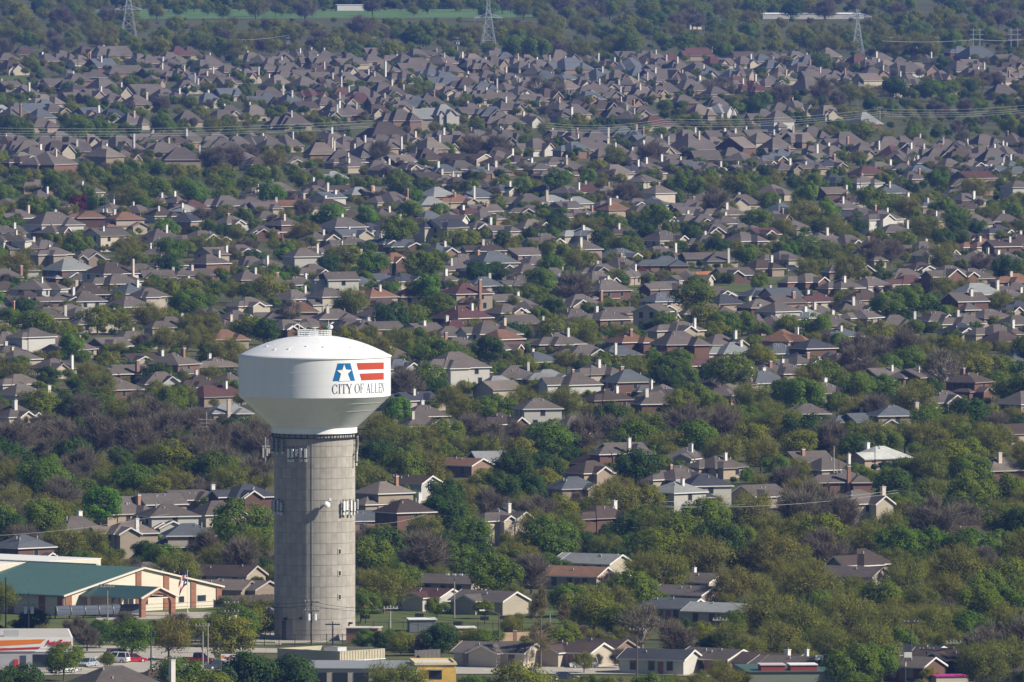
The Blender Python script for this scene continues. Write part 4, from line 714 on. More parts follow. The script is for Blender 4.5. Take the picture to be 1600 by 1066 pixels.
for n, i in enumerate(ti):
    p, px, py, wm, hm, k, _ = TREES[i]; vi = rt.randrange(len(TV[k])); cr, tk_, asp = TV[k][vi]; rz = rt.uniform(0, 6.28)
    sc = (wm * rt.uniform(.94, 1.06), wm * rt.uniform(.94, 1.06), hm / asp)
    if n < 298 or (k, vi) not in proto:
        qx, qy = pix((p.x, p.y, hm * .6))
        t = tag(empty(TNAME[k], p, rz), unique(TN[k], qx, qy), 'tree', 'trees of the suburb'); t.scale = sc
        for nm, me in (('crown', cr), ('trunk', tk_)):
            o = bpy.data.objects.new(nm, me); col.objects.link(o); o.parent = t
            proto.setdefault((k, vi), []).append(o)
    else: rest_t.setdefault((k, vi), []).append((p, sc, rz))
def scatter(name, key_list, label):
    """ONE object: points that carry the remaining trees as geometry-node instances"""
    pts, sc, rz, ix = [], [], [], []; objs = []
    for j, key in enumerate(key_list):
        objs.append(proto[key][:2])
        for p, s, r in rest_t.get(key, []): pts.append(tuple(p)); sc += list(s); rz += [0, 0, r]; ix.append(j)
    me = bpy.data.meshes.new(name); me.from_pydata(pts, [], [])
    for nm, ty, dat, fld in (('sc', 'FLOAT_VECTOR', sc, 'vector'), ('rz', 'FLOAT_VECTOR', rz, 'vector'), ('ix', 'INT', ix, 'value')): me.attributes.new(nm, ty, 'POINT').data.foreach_set(fld, dat)
    o = bpy.data.objects.new(name, me); col.objects.link(o); tag(o, label, 'trees', kind='stuff')
    nt = bpy.data.node_groups.new(name, 'GeometryNodeTree'); nt.interface.new_socket('Geometry', in_out='INPUT', socket_type='NodeSocketGeometry'); nt.interface.new_socket('Geometry', in_out='OUTPUT', socket_type='NodeSocketGeometry')
    gi, go = nt.nodes.new('NodeGroupInput'), nt.nodes.new('NodeGroupOutput'); jn = nt.nodes.new('GeometryNodeJoinGeometry'); nt.links.new(jn.outputs[0], go.inputs[0])
    A = {}
    for nm, ty in (('sc', 'FLOAT_VECTOR'), ('rz', 'FLOAT_VECTOR'), ('ix', 'INT')):
        a = nt.nodes.new('GeometryNodeInputNamedAttribute'); a.data_type = ty; a.inputs[0].default_value = nm; A[nm] = a.outputs[0]
    for j, pair in enumerate(objs):
        cp_ = nt.nodes.new('FunctionNodeCompare'); cp_.data_type = 'INT'; cp_.operation = 'EQUAL'; nt.links.new(A['ix'], cp_.inputs[2]); cp_.inputs[3].default_value = j
        for ob in pair:
            oi = nt.nodes.new('GeometryNodeObjectInfo'); oi.transform_space = 'ORIGINAL'; oi.inputs['Object'].default_value = ob; oi.inputs['As Instance'].default_value = True
            ip = nt.nodes.new('GeometryNodeInstanceOnPoints'); nt.links.new(gi.outputs[0], ip.inputs['Points']); nt.links.new(cp_.outputs[0], ip.inputs['Selection']); nt.links.new(oi.outputs['Geometry'], ip.inputs['Instance'])
            nt.links.new(A['sc'], ip.inputs['Scale']); nt.links.new(A['rz'], ip.inputs['Rotation']); nt.links.new(ip.outputs[0], jn.inputs[0])
    md = o.modifiers.new('scatter', 'NODES'); md.node_group = nt
scatter('far_trees', sorted(rest_t), 'mixed green, budding and bare trees filling the suburb and the far woods')
# ---------------------------------------------------------------- the green-roofed hall
A1 = math.atan2(.756, .655)                          # heading of the sunlit gable front; local x runs along it, local y to the back left
CRM, BRK, GRN = (.57, .52, .42), (.25, .12, .075), (.038, .084, .077)
c0 = at(100, 963); hall = tag(empty('hall', c0, A1), 'large cream hall with green metal roof and brick pilasters', 'hall')
GWD, GLN, GE, GR = 41.0, 27.4, 3.65, 7.75
m = M(); m.box(0, GWD, 0, GLN, 0, GE, CRM); m.face([(0, 0, GE), (GWD, 0, GE), (GWD / 2, 0, GR - .12)], CRM); m.face([(GWD, GLN, GE), (0, GLN, GE), (GWD / 2, GLN, GR - .12)], CRM); m.build('wall', MAT['wall'], hall)
rf = M()
for s in (0, 1):
    xa, xb = (-.5, GWD / 2) if s == 0 else (GWD + .5, GWD / 2); q = [(xa, -.35, GE - .05), (xa, GLN + .3, GE - .05), (xb, GLN + .3, GR), (xb, -.35, GR)]
    rf.face(q if s else q[::-1], GRN)
hr = rf.build('roof', MAT['tin'], hall)
for i in range(34):                                  # standing seams
    y = .2 + i * .8; q = M(); q.bar((-.45, y, GE + .02), (GWD / 2, y, GR + .05), .09, tuple(v * 1.25 for v in GRN)); q.build('standing_seam', MAT['tin'], hr)
for a, b in (((-.5, -.38, GE - .12), (GWD / 2, -.38, GR - .07)), ((GWD / 2, -.38, GR - .07), (GWD + .5, -.38, GE - .12))):
    q = M(); q.bar(a, b, .3, (.6, .55, .46)); q.build('rake_trim', MAT['trim'], hall)
q = M(); q.box(-.62, -.5, -.3, GLN + .2, GE - .25, GE - .02, (.12, .22, .19)); q.build('gutter', MAT['tin'], hall)
for px in (213, 255.5, 297, 337, 106):
    x = (px - 100) / 240 * GWD; w = 1.35 if px > 110 else 1.7; h = GE + (GR - GE) * (1 - abs(x - GWD / 2) / (GWD / 2)) - .35; x = min(x, GWD - .6)
    q = M(); q.box(x - w / 2, x + w / 2, -.18, .05, 0, h, BRK); q.build('pilaster', MAT['brick'], hall)
for y in (.8, 5.2, 12.6, 19.5, 26.5):
    q = M(); q.box(-.18, .05, y - .65, y + .65, 0, GE - .3, BRK); q.build('pilaster', MAT['brick'], hall)
for px, w in ((223, 1.5), (279, 1.35), (310, 2.2)):
    x = (px - 100) / 240 * GWD; v = M(); v.box(x - w / 2, x + w / 2, -.07, .05, 1.2, 2.25); o = v.build('window', MAT['glass'], hall); q = M(); q.box(x - w / 2 - .12, x + w / 2 + .12, -.05, .04, 1.08, 2.37, (.5, .46, .4)); q.build('frame', MAT['trim'], o)
v = M(); v.box(12.5, 18.0, -.08, .05, 0, 2.8); dd = v.build('entrance_door', MAT['glass'], hall)
for i in range(5): q = M(); x = 12.5 + i * 1.36; q.box(x - .06, x + .06, -.13, -.07, 0, 2.8, (.2, .2, .2)); q.build('mullion', MAT['metal'], dd)
v = M(); v.box(-.08, .05, 14.5, 15.6, 0, 2.2, (.3, .2, .15)); dd = v.build('side_door', MAT['paint'], hall); q = M(); q.box(-.14, -.08, 14.6, 14.7, 1, 1.15, (.6, .6, .5)); q.build('handle', MAT['metal'], dd)
# porch: set out from the gable by its front left corner
pc = at(221, 966) - c0; lx = pc.x * math.cos(A1) + pc.y * math.sin(A1); ly = -pc.x * math.sin(A1) + pc.y * math.cos(A1)
PW, PE, PR = 8.9, 3.6, 5.2; pr = empty('porch', (lx, ly, 0), parent=hall)
q = M()
NA = 14
for i in range(NA):                                  # brick arch front, a band over an arched opening
    a, b = math.pi * i / NA, math.pi * (i + 1) / NA; hw = PW / 2 - 1.15
    f_ = lambda t: (PW / 2 - hw * math.cos(t), 2.3 + 1.9 * math.sin(t)); tp = lambda x: PE + (PR - PE) * (1 - abs(x - PW / 2) / (PW / 2)) - .15
    (xa, za), (xb, zb) = f_(a), f_(b)
    for y in (0, .6): q.face([(xa, y, za), (xb, y, zb), (xb, y, tp(xb)), (xa, y, tp(xa))][::1 if y == 0 else -1], BRK)
    q.face([(xa, 0, za), (xa, .6, za), (xb, .6, zb), (xb, 0, zb)], BRK)
for xa, xb in ((0, 1.15), (PW - 1.15, PW)): q.box(xa, xb, 0, .6, 0, PE, BRK)
q.build('brick_arch', MAT['brick'], pr)
q = M(); LB = -ly + .3
for xa in (-.4, PW + .4):
    f4 = [(xa, -.3, PE - .1), (xa, LB, PE - .1), (PW / 2, LB, PR + .1), (PW / 2, -.3, PR + .1)]; q.face(f4 if xa > 0 else f4[::-1], GRN)
q.build('porch_roof', MAT['tin'], pr)
q = M(); q.bar((-.4, -.32, PE - .18), (PW / 2, -.32, PR + .02), .3, (.6, .55, .46)); q.bar((PW / 2, -.32, PR + .02), (PW + .4, -.32, PE - .18), .3, (.6, .55, .46)); q.build('rake_trim', MAT['trim'], pr)
for x in (.5, PW - .5): q = M(); q.box(x - .35, x + .35, LB - 2.5, LB - 1.8, 0, PE - .12, CRM); q.build('column', MAT['wall'], pr)
q = M(); q.box(.1, PW - .1, .1, LB, PE - .35, PE - .15, CRM); q.build('porch_ceiling', MAT['wall'], pr)
# flat-roofed block rising behind the ridge
m = M(); m.box(8, 40, GLN + .35, 62, 0, 7.6, CRM); rb = m.build('rear_block', MAT['wall'], hall); m = M(); m.box(7.8, 40.2, GLN + .33, 62.2, 7.603, 7.7, (.7, .69, .66)); m.build('flat_roof', MAT['paint'], rb)
m = M(); m.box(20.9, 21.5, 11.4, 62, 7.4, 7.98, (.48, .44, .36)); m.build('parapet_wall', MAT['wall'], hall)
# long curved metal screen in front of the hall
s0 = at(86, 968); s1 = at(218, 964); sv = s1 - s0; sl = sv.length; scr = tag(empty('curved_screen', s0, math.atan2(sv.y, sv.x)), 'long curved grey-blue metal screen on dark ribs before the hall', 'screen')
prof = [(.9 * math.cos(a), 1.0 + 1.35 * math.sin(a)) for a in np.linspace(-.25, 1.35, 8)]
npan = 6
for i in range(npan):
    xa, xb = sl * i / npan + .06, sl * (i + 1) / npan - .06; q = M()
    for (y0, z0), (y1, z1) in zip(prof[:-1], prof[1:]): q.face([(xa, -y0, z0), (xb, -y0, z0), (xb, -y1, z1), (xa, -y1, z1)], (.085, .10, .125)); q.face([(xb, -y0 + .05, z0), (xa, -y0 + .05, z0), (xa, -y1 + .05, z1), (xb, -y1 + .05, z1)], (.1, .11, .13))
    q.build('panel', MAT['wall'], scr)
for i in range(npan + 1):
    x = sl * i / npan; q = M()
    for (y0, z0), (y1, z1) in zip(prof[:-1], prof[1:]): q.bar((x, -y0 - .03, z0), (x, -y1 - .03, z1), .16, (.09, .09, .1))
    q.bar((x, 0, 0), (x, -.3, 2.2), .18, (.09, .09, .1)); q.build('rib', MAT['metal'], scr)
# flagpole with two flags
fp = at(293, 958); fl = tag(empty('flagpole', fp), 'thin white flagpole in front of the cream hall gable', 'flagpole')
q = M(); q.bar((0, 0, 0), (0, 0, 7.35), .14, (.75, .75, .72), .07, 8); q.build('pole', MAT['metal'], fl); q = M(); q.lathe([(.01, 7.55), (.1, 7.45), (.01, 7.33)], 8, (.7, .6, .2)); q.build('finial', MAT['metal'], fl); q = M(); q.bar((0, 0, 0), (0, 0, .25), .6, (.5, .48, .44), n=8); q.build('base', MAT['wall'], fl)
def flag(z, sx, sz, fn, label):
    q = M(); nx, nz = 26, 13
    P = lambda i, k: (-.08 - sx * i / nx, .12 * math.sin(i * .55 + k * .1) - .02 * i, z - (sz * (1 - k / nz)) - .012 * i * i * .25)
    for i in range(nx):
        for k in range(nz): q.face([P(i, k), P(i + 1, k), P(i + 1, k + 1), P(i, k + 1)], fn((i + .5) / nx, (k + .5) / nz, k))
    return tag(q.build('flag', MAT['paint'], loc=fp), label, 'flag')
flag(7.25, 1.5, .95, lambda u, v, k: (.02, .03, .16) if (u < .4 and v > .46) else ((.45, .02, .03) if k % 2 == 0 else (.7, .7, .7)), 'striped red and white flag with blue canton, upper of two on the pole')
flag(5.9, 1.35, .95, lambda u, v, k: ((.7, .7, .7) if abs(u - .17) * 1.4 + abs(v - .5) < .2 else (.02, .04, .2)) if u < .34 else ((.7, .7, .7) if v > .5 else (.5, .03, .04)), 'single-star flag in blue, white and red, lower of two on the pole')
# ---------------------------------------------------------------- parts shop, its sign
shop0 = at(113, 1046); ay = R(3); shop = tag(empty('parts_shop', shop0, ay), 'white and grey parts shop with orange and red stripes and red lettering', 'shop')
SW, SD, SH = 20.0, 26.0, 5.3
m = M(); m.box(-SW, 0, 0, SD, 0, 2.9, (.36, .37, .39)); m.build('wall', MAT['wall'], shop); m = M(); m.box(-SW - .1, .1, -.12, SD, 2.9, SH, (.74, .73, .70)); m.build('fascia', MAT['paint'], shop)
m = M(); m.box(-SW, -.2, .3, SD - .3, SH + .01, SH + .06, (.4, .38, .35)); m.build('flat_roof', MAT['wall'], shop)
q = M(); q.face([(-14, -.15, 3.75), (-5.2, -.15, 4.3), (-4.4, -.15, 5.0), (-14, -.15, 4.75)], (.72, .19, .02)); q.build('orange_stripe', MAT['paint'], shop)
q = M(); q.face([(-14, -.15, 3.05), (-5.6, -.15, 3.35), (-5.2, -.15, 3.75), (-14, -.15, 3.4)], (.55, .03, .035)); q.build('red_stripe', MAT['paint'], shop)
q = M(); q.face([(-14, -.15, 2.75 + .16), (-6.3, -.15, 2.75 + .16), (-6, -.15, 3.02), (-14, -.15, 2.98)], (.3, .1, .04)); q.build('brown_stripe', MAT['paint'], shop)
def text(name, body, size, mat, parent, loc, rot=(math.pi / 2, 0, 0), ext=.03, shear=.25, sx=1.0, off=.0):
    cu = bpy.data.curves.new(name, 'FONT'); cu.body = body; cu.size = size; cu.extrude = ext; cu.shear = shear; cu.offset = off
    cu.resolution_u = 4; tmp = bpy.data.objects.new('tmp', cu); col.objects.link(tmp); bpy.context.view_layer.update()
    me = bpy.data.meshes.new_from_object(tmp.evaluated_get(bpy.context.evaluated_depsgraph_get())); bpy.data.objects.remove(tmp); bpy.data.curves.remove(cu); me.materials.clear(); me.materials.append(mat)
    o = bpy.data.objects.new(name, me); col.objects.link(o); o.parent = parent; o.location = loc; o.rotation_euler = rot; o.scale = (sx, 1, 1); return o
REDM = var_mat('red_letters', (.50, .018, .03), .4, 1, .05)
text('lettering', 'AutoZone', 1.25, REDM, shop, (-4.35, -.2, 4.02), sx=.78, off=.03)
q = M(); q.box(-8.6, -7.6, -.05, .1, 0, 2.3, (.05, .06, .08)); q.build('door', MAT['metal'], shop); q = M(); q.box(-9.6, -8.9, -.3, .1, 0, 1.7, (.45, .05, .04)); q.build('red_box', MAT['paint'], shop)
v = M(); v.box(-6.5, -1.0, -.04, .1, .4, 2.5); v.build('window', MAT['glass'], shop)
q = M(); q.box(-11.2, -8.8, 1.5, 3.8, SH + .06, SH + 1.1, (.42, .43, .44)); q.build('roof_unit', MAT['metal'], shop)
sg = at(357, 1043); sn = tag(empty('shop_sign', sg, R(4)), 'small white roadside sign with red lettering and orange flash', 'sign')
q = M(); q.box(-1.25, 1.25, -.15, .15, .9, 2.2, (.75, .74, .72)); q.build('panel', MAT['paint'], sn); q = M(); q.box(-.9, .9, -.1, .1, 0, .9, (.3, .3, .3)); q.build('base', MAT['paint'], sn)
q = M(); q.face([(-1.15, -.16, 1.5), (-.75, -.16, 1.5), (-.6, -.16, 2.05), (-1.15, -.16, 2.0)], (.7, .2, .03)); q.build('orange_flash', MAT['paint'], sn); q = M(); q.box(-1.15, 1.15, -.165, -.155, 1.02, 1.12, (.05, .05, .05)); q.build('black_line', MAT['paint'], sn)
text('lettering', 'AutoZone', .52, REDM, sn, (-.68, -.17, 1.5), ext=.01, sx=.82, off=.015)
# ---------------------------------------------------------------- low buildings before the tower
def low_building(name, label, px, py, rz, w, d, h, wc, roofc=(.42, .41, .39), par=.0, parc=None, units=(), ribs=0, cat='building'):
    p = at(px, py); b = tag(empty(name, p, rz), label, cat)
    m = M(); m.box(0, w, 0, d, 0, h, wc); m.build('wall', MAT['brick'] if wc[0] > 2 * wc[2] else MAT['wall'], b); m = M(); m.box(-.2, w + .2, -.2, d + .2, h + .003, h + .14, roofc); m.build('roof', MAT['paint'], b)
    if par:
        for x0, x1, y0, y1 in ((-.1, w + .1, -.1, .15), (-.1, w + .1, d - .15, d + .1), (-.1, .15, .153, d - .153), (w - .15, w + .1, .153, d - .153)): m = M(); m.box(x0, x1, y0, y1, h + .143, h + .14 + par, parc or wc); m.build('parapet', MAT['wall'], b)
        for i in range(ribs): x = w * (i + .5) / ribs; m = M(); m.box(x - .05, x + .05, -.16, -.1, h + .16, h + .1 + par, tuple(v * .8 for v in (parc or wc))); m.build('rib', MAT['wall'], b)
        for i in range(ribs): y = d * (i + .5) / ribs; m = M(); m.box(w + .1, w + .16, y - .05, y + .05, h + .16, h + .1 + par, tuple(v * .8 for v in (parc or wc))); m.build('rib', MAT['wall'], b)
    for x, y, sx, sy, sz in units: m = M(); m.box(x, x + sx, y, y + sy, h + .143, h + .14 + sz, (.5, .5, .49)); m.box(x + .1, x + sx - .1, y + .1, y + sy - .1, h + .14 + sz, h + .2 + sz, (.25, .25, .25)); m.build('roof_unit', MAT['metal'], b)
    return b
lb = low_building('office_block', 'low building with tan ribbed parapet and white roof before the tower', 531, 1048.5, A1, 11.0, 13.6, 1.5, (.3, .27, .2), (.62, .62, .6), 1.6, (.38, .35, .25), [(4, 4, 2.2, 2.2, 1.9), (2, 9, 1.5, 1.5, 1.4), (7, 8, 3.0, 1.6, 1.5)], 16)
lb2 = low_building('grey_roof_shop', 'wide flat grey-roofed shop with cream front below the tower', 476, 1073, R(-3), 18.0, 22, 2.9, (.45, .40, .32), (.24, .25, .26))
for i in range(5): v = M(); v.box(1.2 + i * 3.4, 3.6 + i * 3.4, -.06, .1, .6, 2.3); o = v.build('window', MAT['glass'], lb2)
yb = low_building('yellow_building', 'bright yellow flat-roofed building beside the road', 649, 1071, R(4), 6.6, 13, 3.3, (.68, .45, .12), (.6, .57, .5), .25, (.66, .5, .24))
v = M(); v.box(2.2, 4.3, -.06, .1, 1.0, 2.4); v.build('window', MAT['glass'], yb); v = M(); v.box(2.0, 4.5, -.7, -.05, 2.45, 2.6, (.3, .3, .28)); v.build('awning', MAT['paint'], yb)
low_building('pump_house', 'small brown brick pump house with flat roof at the tower foot', 541, 1004, R(-8), 5.4, 4.5, 2.4, (.32, .17, .10), (.55, .52, .47))
low_building('brick_shed', 'small orange brick shed with pale flat roof behind the dark oak', 716, 1006, R(5), 3.0, 5, 2.6, (.42, .25, .14), (.66, .64, .6))
low_building('white_hut', 'white canopy hut inside the fenced lawn compound', 640, 988, R(5), 4.6, 5, 2.1, (.16, .18, .19), (.72, .72, .7))
gb = low_building('green_roof_building', 'green flat-roofed building with red clerestory boxes by the photo edge', 1170, 1076, R(5), 14.5, 22, 2.6, (.2, .22, .18), (.06, .11, .085))
for x0, wd, rc_ in ((2.2, 3.9, (.55, .5, .46)), (7.0, 4.3, (.8, .8, .8))):
    m = M(); m.box(x0, x0 + wd, 2, 7, 2.75, 3.6, (.30, .06, .05)); q = m.build('clerestory', MAT['wall'], gb); m = M(); m.box(x0 - .15, x0 + wd + .15, 1.85, 7.15, 3.603, 3.75, rc_); m.build('clerestory_roof', MAT['paint'], q)
pk = low_building('pink_roof_shed', 'cream shed with bright pink roof edge by the photo bottom', 1463, 1074, R(12), 5.3, 5, 1.7, (.5, .46, .36), (.42, .03, .22))
wh = low_building('far_white_hall', 'long white-roofed building among the far woods', 1192, 30, R(6), 55, 40, 2.6, (.5, .48, .44), (.78, .78, .76))
low_building('far_barn', 'pale barn at the edge of the far green field', 527, 17, R(8), 15, 10, 3.2, (.62, .6, .56), (.7, .7, .68)); low_building('far_shed', 'small white shed on the far field edge', 754, 17, R(8), 9, 8, 3.0, (.66, .64, .6), (.7, .7, .68))
low_building('cream_house', 'small cream building in the far woods', 1078, 46, R(20), 6.5, 8, 4, (.62, .54, .42), (.4, .34, .28)); low_building('long_shed', 'long low pale shed in the far woods', 1016, 36, R(4), 11, 6, 2.0, (.62, .61, .58), (.72, .71, .68))
# ---------------------------------------------------------------- fences and walls
def fence(name, label, pts, h, spacing, mat, rails=(.15, .95), picket=.0, post=.1, c=(.03, .03, .035), solid=False):
    P = [at(*q) for q in pts]; o0 = P[0].copy(); f = tag(empty(name, o0), label, 'fence')
    pk_ = M()
    for a, b in zip(P[:-1], P[1:]):
        n = max(1, round((b - a).length / spacing))
        for i in range(n + (1 if b is P[-1] else 0)):
            p = a.lerp(b, i / n) - o0; q = M(); q.bar((p.x, p.y, 0), (p.x, p.y, h + .1), post, c); q.build('post', mat, f)
        u, v = a - o0, b - o0
        if solid:
            k = max(1, round((b - a).length / .3))
            for i in range(k):
                s, e = u.lerp(v, (i + .03) / k), u.lerp(v, (i + .97) / k); kk = random.uniform(.85, 1.1); q = M(); hh = h * random.uniform(.97, 1.02)
                d = (e - s).normalized(); nn = Vector((-d.y, d.x, 0)) * .03
                q.face([s + nn * -1, e + nn * -1, e - nn + Vector((0, 0, hh)), s - nn + Vector((0, 0, hh))], tuple(x * kk for x in c)); q.face([e + nn, s + nn, s + nn + Vector((0, 0, hh)), e + nn + Vector((0, 0, hh))], tuple(x * kk for x in c)); q.face([s - nn + Vector((0, 0, hh)), e - nn + Vector((0, 0, hh)), e + nn + Vector((0, 0, hh)), s + nn + Vector((0, 0, hh))], c)
                q.build('board', mat, f)
        else:
            for r in rails: q = M(); q.bar((u.x, u.y, h * r), (v.x, v.y, h * r), .06, c); q.build('rail', mat, f)
            if picket:
                k = round((b - a).length / picket)
                for i in range(k): s = u.lerp(v, (i + .5) / k); pk_.bar((s.x, s.y, .1), (s.x, s.y, h), .022, c, n=3)
    if pk_.f: tag(pk_.build('pickets', mat, f), kind='stuff')
fence('iron_fence', 'black iron fence between the road and the tower yard', [(165, 1007), (300, 1008), (436, 1011), (560, 1010)], 2.1, 2.7, MAT['iron'], picket=.3)
fence('iron_fence', 'black iron fence across the lawn behind the brick sheds', [(560, 990), (700, 992), (840, 992)], 2.1, 2.7, MAT['iron'], picket=.3)
fence('iron_fence', 'black iron fence before the silver car and driveway', [(340, 964), (430, 961)], 1.9, 2.7, MAT['iron'], picket=.35)
fence('plank_fence', 'orange cedar plank fence beside the small park lawn', [(1010, 441), (1038, 438), (1074, 437)], 2.0, 2.4, MAT['wood'], c=(.32, .135, .05), solid=True)
fence('plank_fence', 'cedar plank fence behind the thin park trees', [(1082, 436), (1110, 434.5), (1147, 433)], 2.0, 2.4, MAT['wood'], c=(.32, .14, .055), solid=True)
fence('plank_fence', 'weathered grey plank fence left of the cedar one', [(976, 443), (1006, 441)], 1.9, 2.4, MAT['wood'], c=(.26, .22, .18), solid=True)
fence('plank_fence', 'shaded grey plank fence by the low ranch house', [(648, 1035), (688, 1033)], 2.0, 2.4, MAT['wood'], c=(.13, .12, .11), solid=True)
fence('plank_fence', 'warm yellow plank fence right of the tower behind the lawn', [(562, 952), (625, 948)], 2.1, 2.4, MAT['wood'], c=(.50, .33, .15), solid=True)
fence('plank_fence', 'dark plank fence between hall and tower', [(342, 949), (430, 946)], 2.0, 2.4, MAT['wood'], c=(.10, .08, .07), solid=True)
fence('plank_fence', 'grey plank fence beside the blue bin at the lower edge', [(1133, 1055), (1166, 1054)], 1.9, 2.4, MAT['wood'], c=(.22, .19, .16), solid=True)
def brick_wall(label, pts, h):
    P = [at(*q) for q in pts]; o0 = P[0].copy(); f = tag(empty('brick_wall', o0), label, 'wall')
    for a, b in zip(P[:-1], P[1:]):
        u, v = a - o0, b - o0; d = (v - u).normalized(); nn = Vector((-d.y, d.x, 0)) * .12; q = M()
        q.face([u - nn, v - nn, v - nn + Vector((0, 0, h)), u - nn + Vector((0, 0, h))], (.42, .29, .2)); q.face([v + nn, u + nn, u + nn + Vector((0, 0, h)), v + nn + Vector((0, 0, h))], (.42, .29, .2)); q.face([u - nn + Vector((0, 0, h)), v - nn + Vector((0, 0, h)), v + nn + Vector((0, 0, h)), u + nn + Vector((0, 0, h))], (.5, .4, .3)); q.build('panel', MAT['brick'], f)
        n = max(1, round((v - u).length / 4.5))
        for i in range(n + 1): s = u.lerp(v, i / n); q = M(); q.box(s.x - .3, s.x + .3, s.y - .3, s.y + .3, 0, h + .2, (.38, .25, .17)); k = q.build('pillar', MAT['brick'], f); q = M(); q.box(s.x - .36, s.x + .36, s.y - .36, s.y + .36, h + .203, h + .3, (.55, .48, .4)); q.build('cap', MAT['wall'], k)
brick_wall('brown brick wall with capped pillars right of the tower', [(596, 1016), (640, 1017), (668, 1019)], 1.5)
brick_wall('brown brick wall running behind the low ranch house', [(690, 1006), (760, 1003), (850, 1001)], 1.5)
brick_wall('tan brick wall along the far street under grey roofs', [(905, 248), (937, 248)], 2.4)
# ---------------------------------------------------------------- vehicles
def car(kind, label, px, py, rz, c):
    p = at(px, py); v = tag(empty(dict(sedan='parked_car', suv='sport_utility_car', pickup='pickup_truck')[kind], p, rz), label, 'car' if kind != 'pickup' else 'truck')
    L = dict(sedan=4.6, suv=4.8, pickup=5.6)[kind]; W = 1.85; hb = dict(sedan=.88, suv=1.05, pickup=1.02)[kind]; zt = dict(sedan=1.45, suv=1.8, pickup=1.82)[kind]
    low = [(-L / 2, .42), (-L / 2 + .05, hb - .08), (-L / 2 + .5, hb), (L / 2 - 1.2, hb), (L / 2 - .35, hb - .14), (L / 2, hb - .3), (L / 2, .4), (L / 2 - .15, .26), (-L / 2 + .15, .26)]
    def ext(prof, w0, w1, zsplit, c, q):
        n = len(prof); wv = lambda z: w0 if z < zsplit else w1
        A = [(x, -wv(z) / 2, z) for x, z in prof]; B = [(x, wv(z) / 2, z) for x, z in prof]
        q.face(A[::-1], c); q.face(B, c)
        for i in range(n): j = (i + 1) % n; q.face([A[i], A[j], B[j], B[i]], c)
    q = M(); ext(low, W, W * .97, .6, c, q); q.build('body', MAT['car'], v)
    cab = dict(sedan=[(-1.55, hb), (-.95, zt - .03), (.35, zt), (1.25, hb)], suv=[(-2.25, hb), (-2.05, zt - .03), (.3, zt), (1.15, hb)], pickup=[(-.55, hb), (-.45, zt - .03), (.75, zt), (1.5, hb)])[kind]
    q = M(); ext(cab, W * .94, W * .74, hb + .05, (.03, .035, .04), q); g = q.build('window_glass', MAT['glass'], v)
    q = M(); x0, x1 = cab[1][0], cab[2][0]; q.box(x0 - .05, x1 + .05, -W * .38, W * .38, zt - .01, zt + .04, c)
    for s in (-1, 1):
        for a, b in ((cab[0], cab[1]), (cab[3], cab[2]), (((cab[0][0] + cab[3][0]) / 2, hb), ((x0 + x1) / 2, zt))): q.bar((a[0], s * W * .475, a[1]), (b[0], s * W * .375, b[1]), .09, c)
    q.build('roof', MAT['car'], v)
    if kind == 'pickup': q = M(); q.box(-L / 2 + .12, -.7, -W * .4, W * .4, hb - .02, hb + .006, (.02, .02, .02)); q.build('cargo_bed', MAT['rubber'], v)
    for sx in (-1, 1):
        for s in (-1, 1):
            q = M(); q.bar((sx * L * .31, s * (W / 2 - .2), .34), (sx * L * .31, s * (W / 2 + .02), .34), .68, n=14); w = q.build('wheel', MAT['rubber'], v); q = M(); q.bar((sx * L * .31, s * (W / 2 + .02), .34), (sx * L * .31, s * (W / 2 + .035), .34), .42, (.5, .5, .52), n=10); q.build('rim', MAT['metal'], w)
    for s in (-1, 1): q = M(); q.box(L / 2 - .12, L / 2 + .02, s * .65 - .2, s * .65 + .2, .58, .72, (.8, .8, .78)); q.build('headlight', MAT['metal'], v); q = M(); q.box(-L / 2 - .02, -L / 2 + .1, s * .7 - .15, s * .7 + .15, .6, .78, (.4, .02, .02)); q.build('tail_light', MAT['paint'], v)
    for z in (.4,): q = M(); q.box(L / 2 - .1, L / 2 + .05, -.8, .8, z - .08, z + .08, (.1, .1, .1)); q.build('bumper', MAT['rubber'], v)
car('sedan', 'red car with sloping tail in the shop car park', 208, 1035, R(18), (.42, .012, .03)); car('suv', 'dark red utility car behind the red car', 188, 1030, R(25), (.16, .012, .025))
car('pickup', 'bright red pickup truck beside the round green tree', 309, 1037, R(-18), (.50, .02, .035)); car('sedan', 'silver sedan on the drive left of the tower', 415, 962.5, R(172), (.62, .63, .64))
car('suv', 'silver utility car in front of the grey ranch house', 716, 957, R(-12), (.50, .52, .54)); car('sedan', 'grey car nosing out near the shop wall', 137, 1042, R(-115), (.30, .34, .38)); car('sedan', 'white car half behind the shop tree', 98, 1052, R(30), (.7, .7, .7))
car('suv', 'white van-like car behind the shop shrub', 180, 1036, R(160), (.7, .7, .7)); car('sedan', 'dark car at the road edge by the small sign', 342, 1046, R(20), (.05, .05, .06)); car('suv', 'white car beyond the thin street trees', 912, 1044, R(-175), (.66, .67, .68)); car('sedan', 'dark car parked below the yellow-green bush', 882, 1064, R(10), (.03, .035, .05))
car('suv', 'dark car on the street beside the small park', 1238, 424, R(20), (.06, .07, .09)); car('sedan', 'pale car parked below the far brick houses', 574, 256, R(15), (.5, .52, .56))
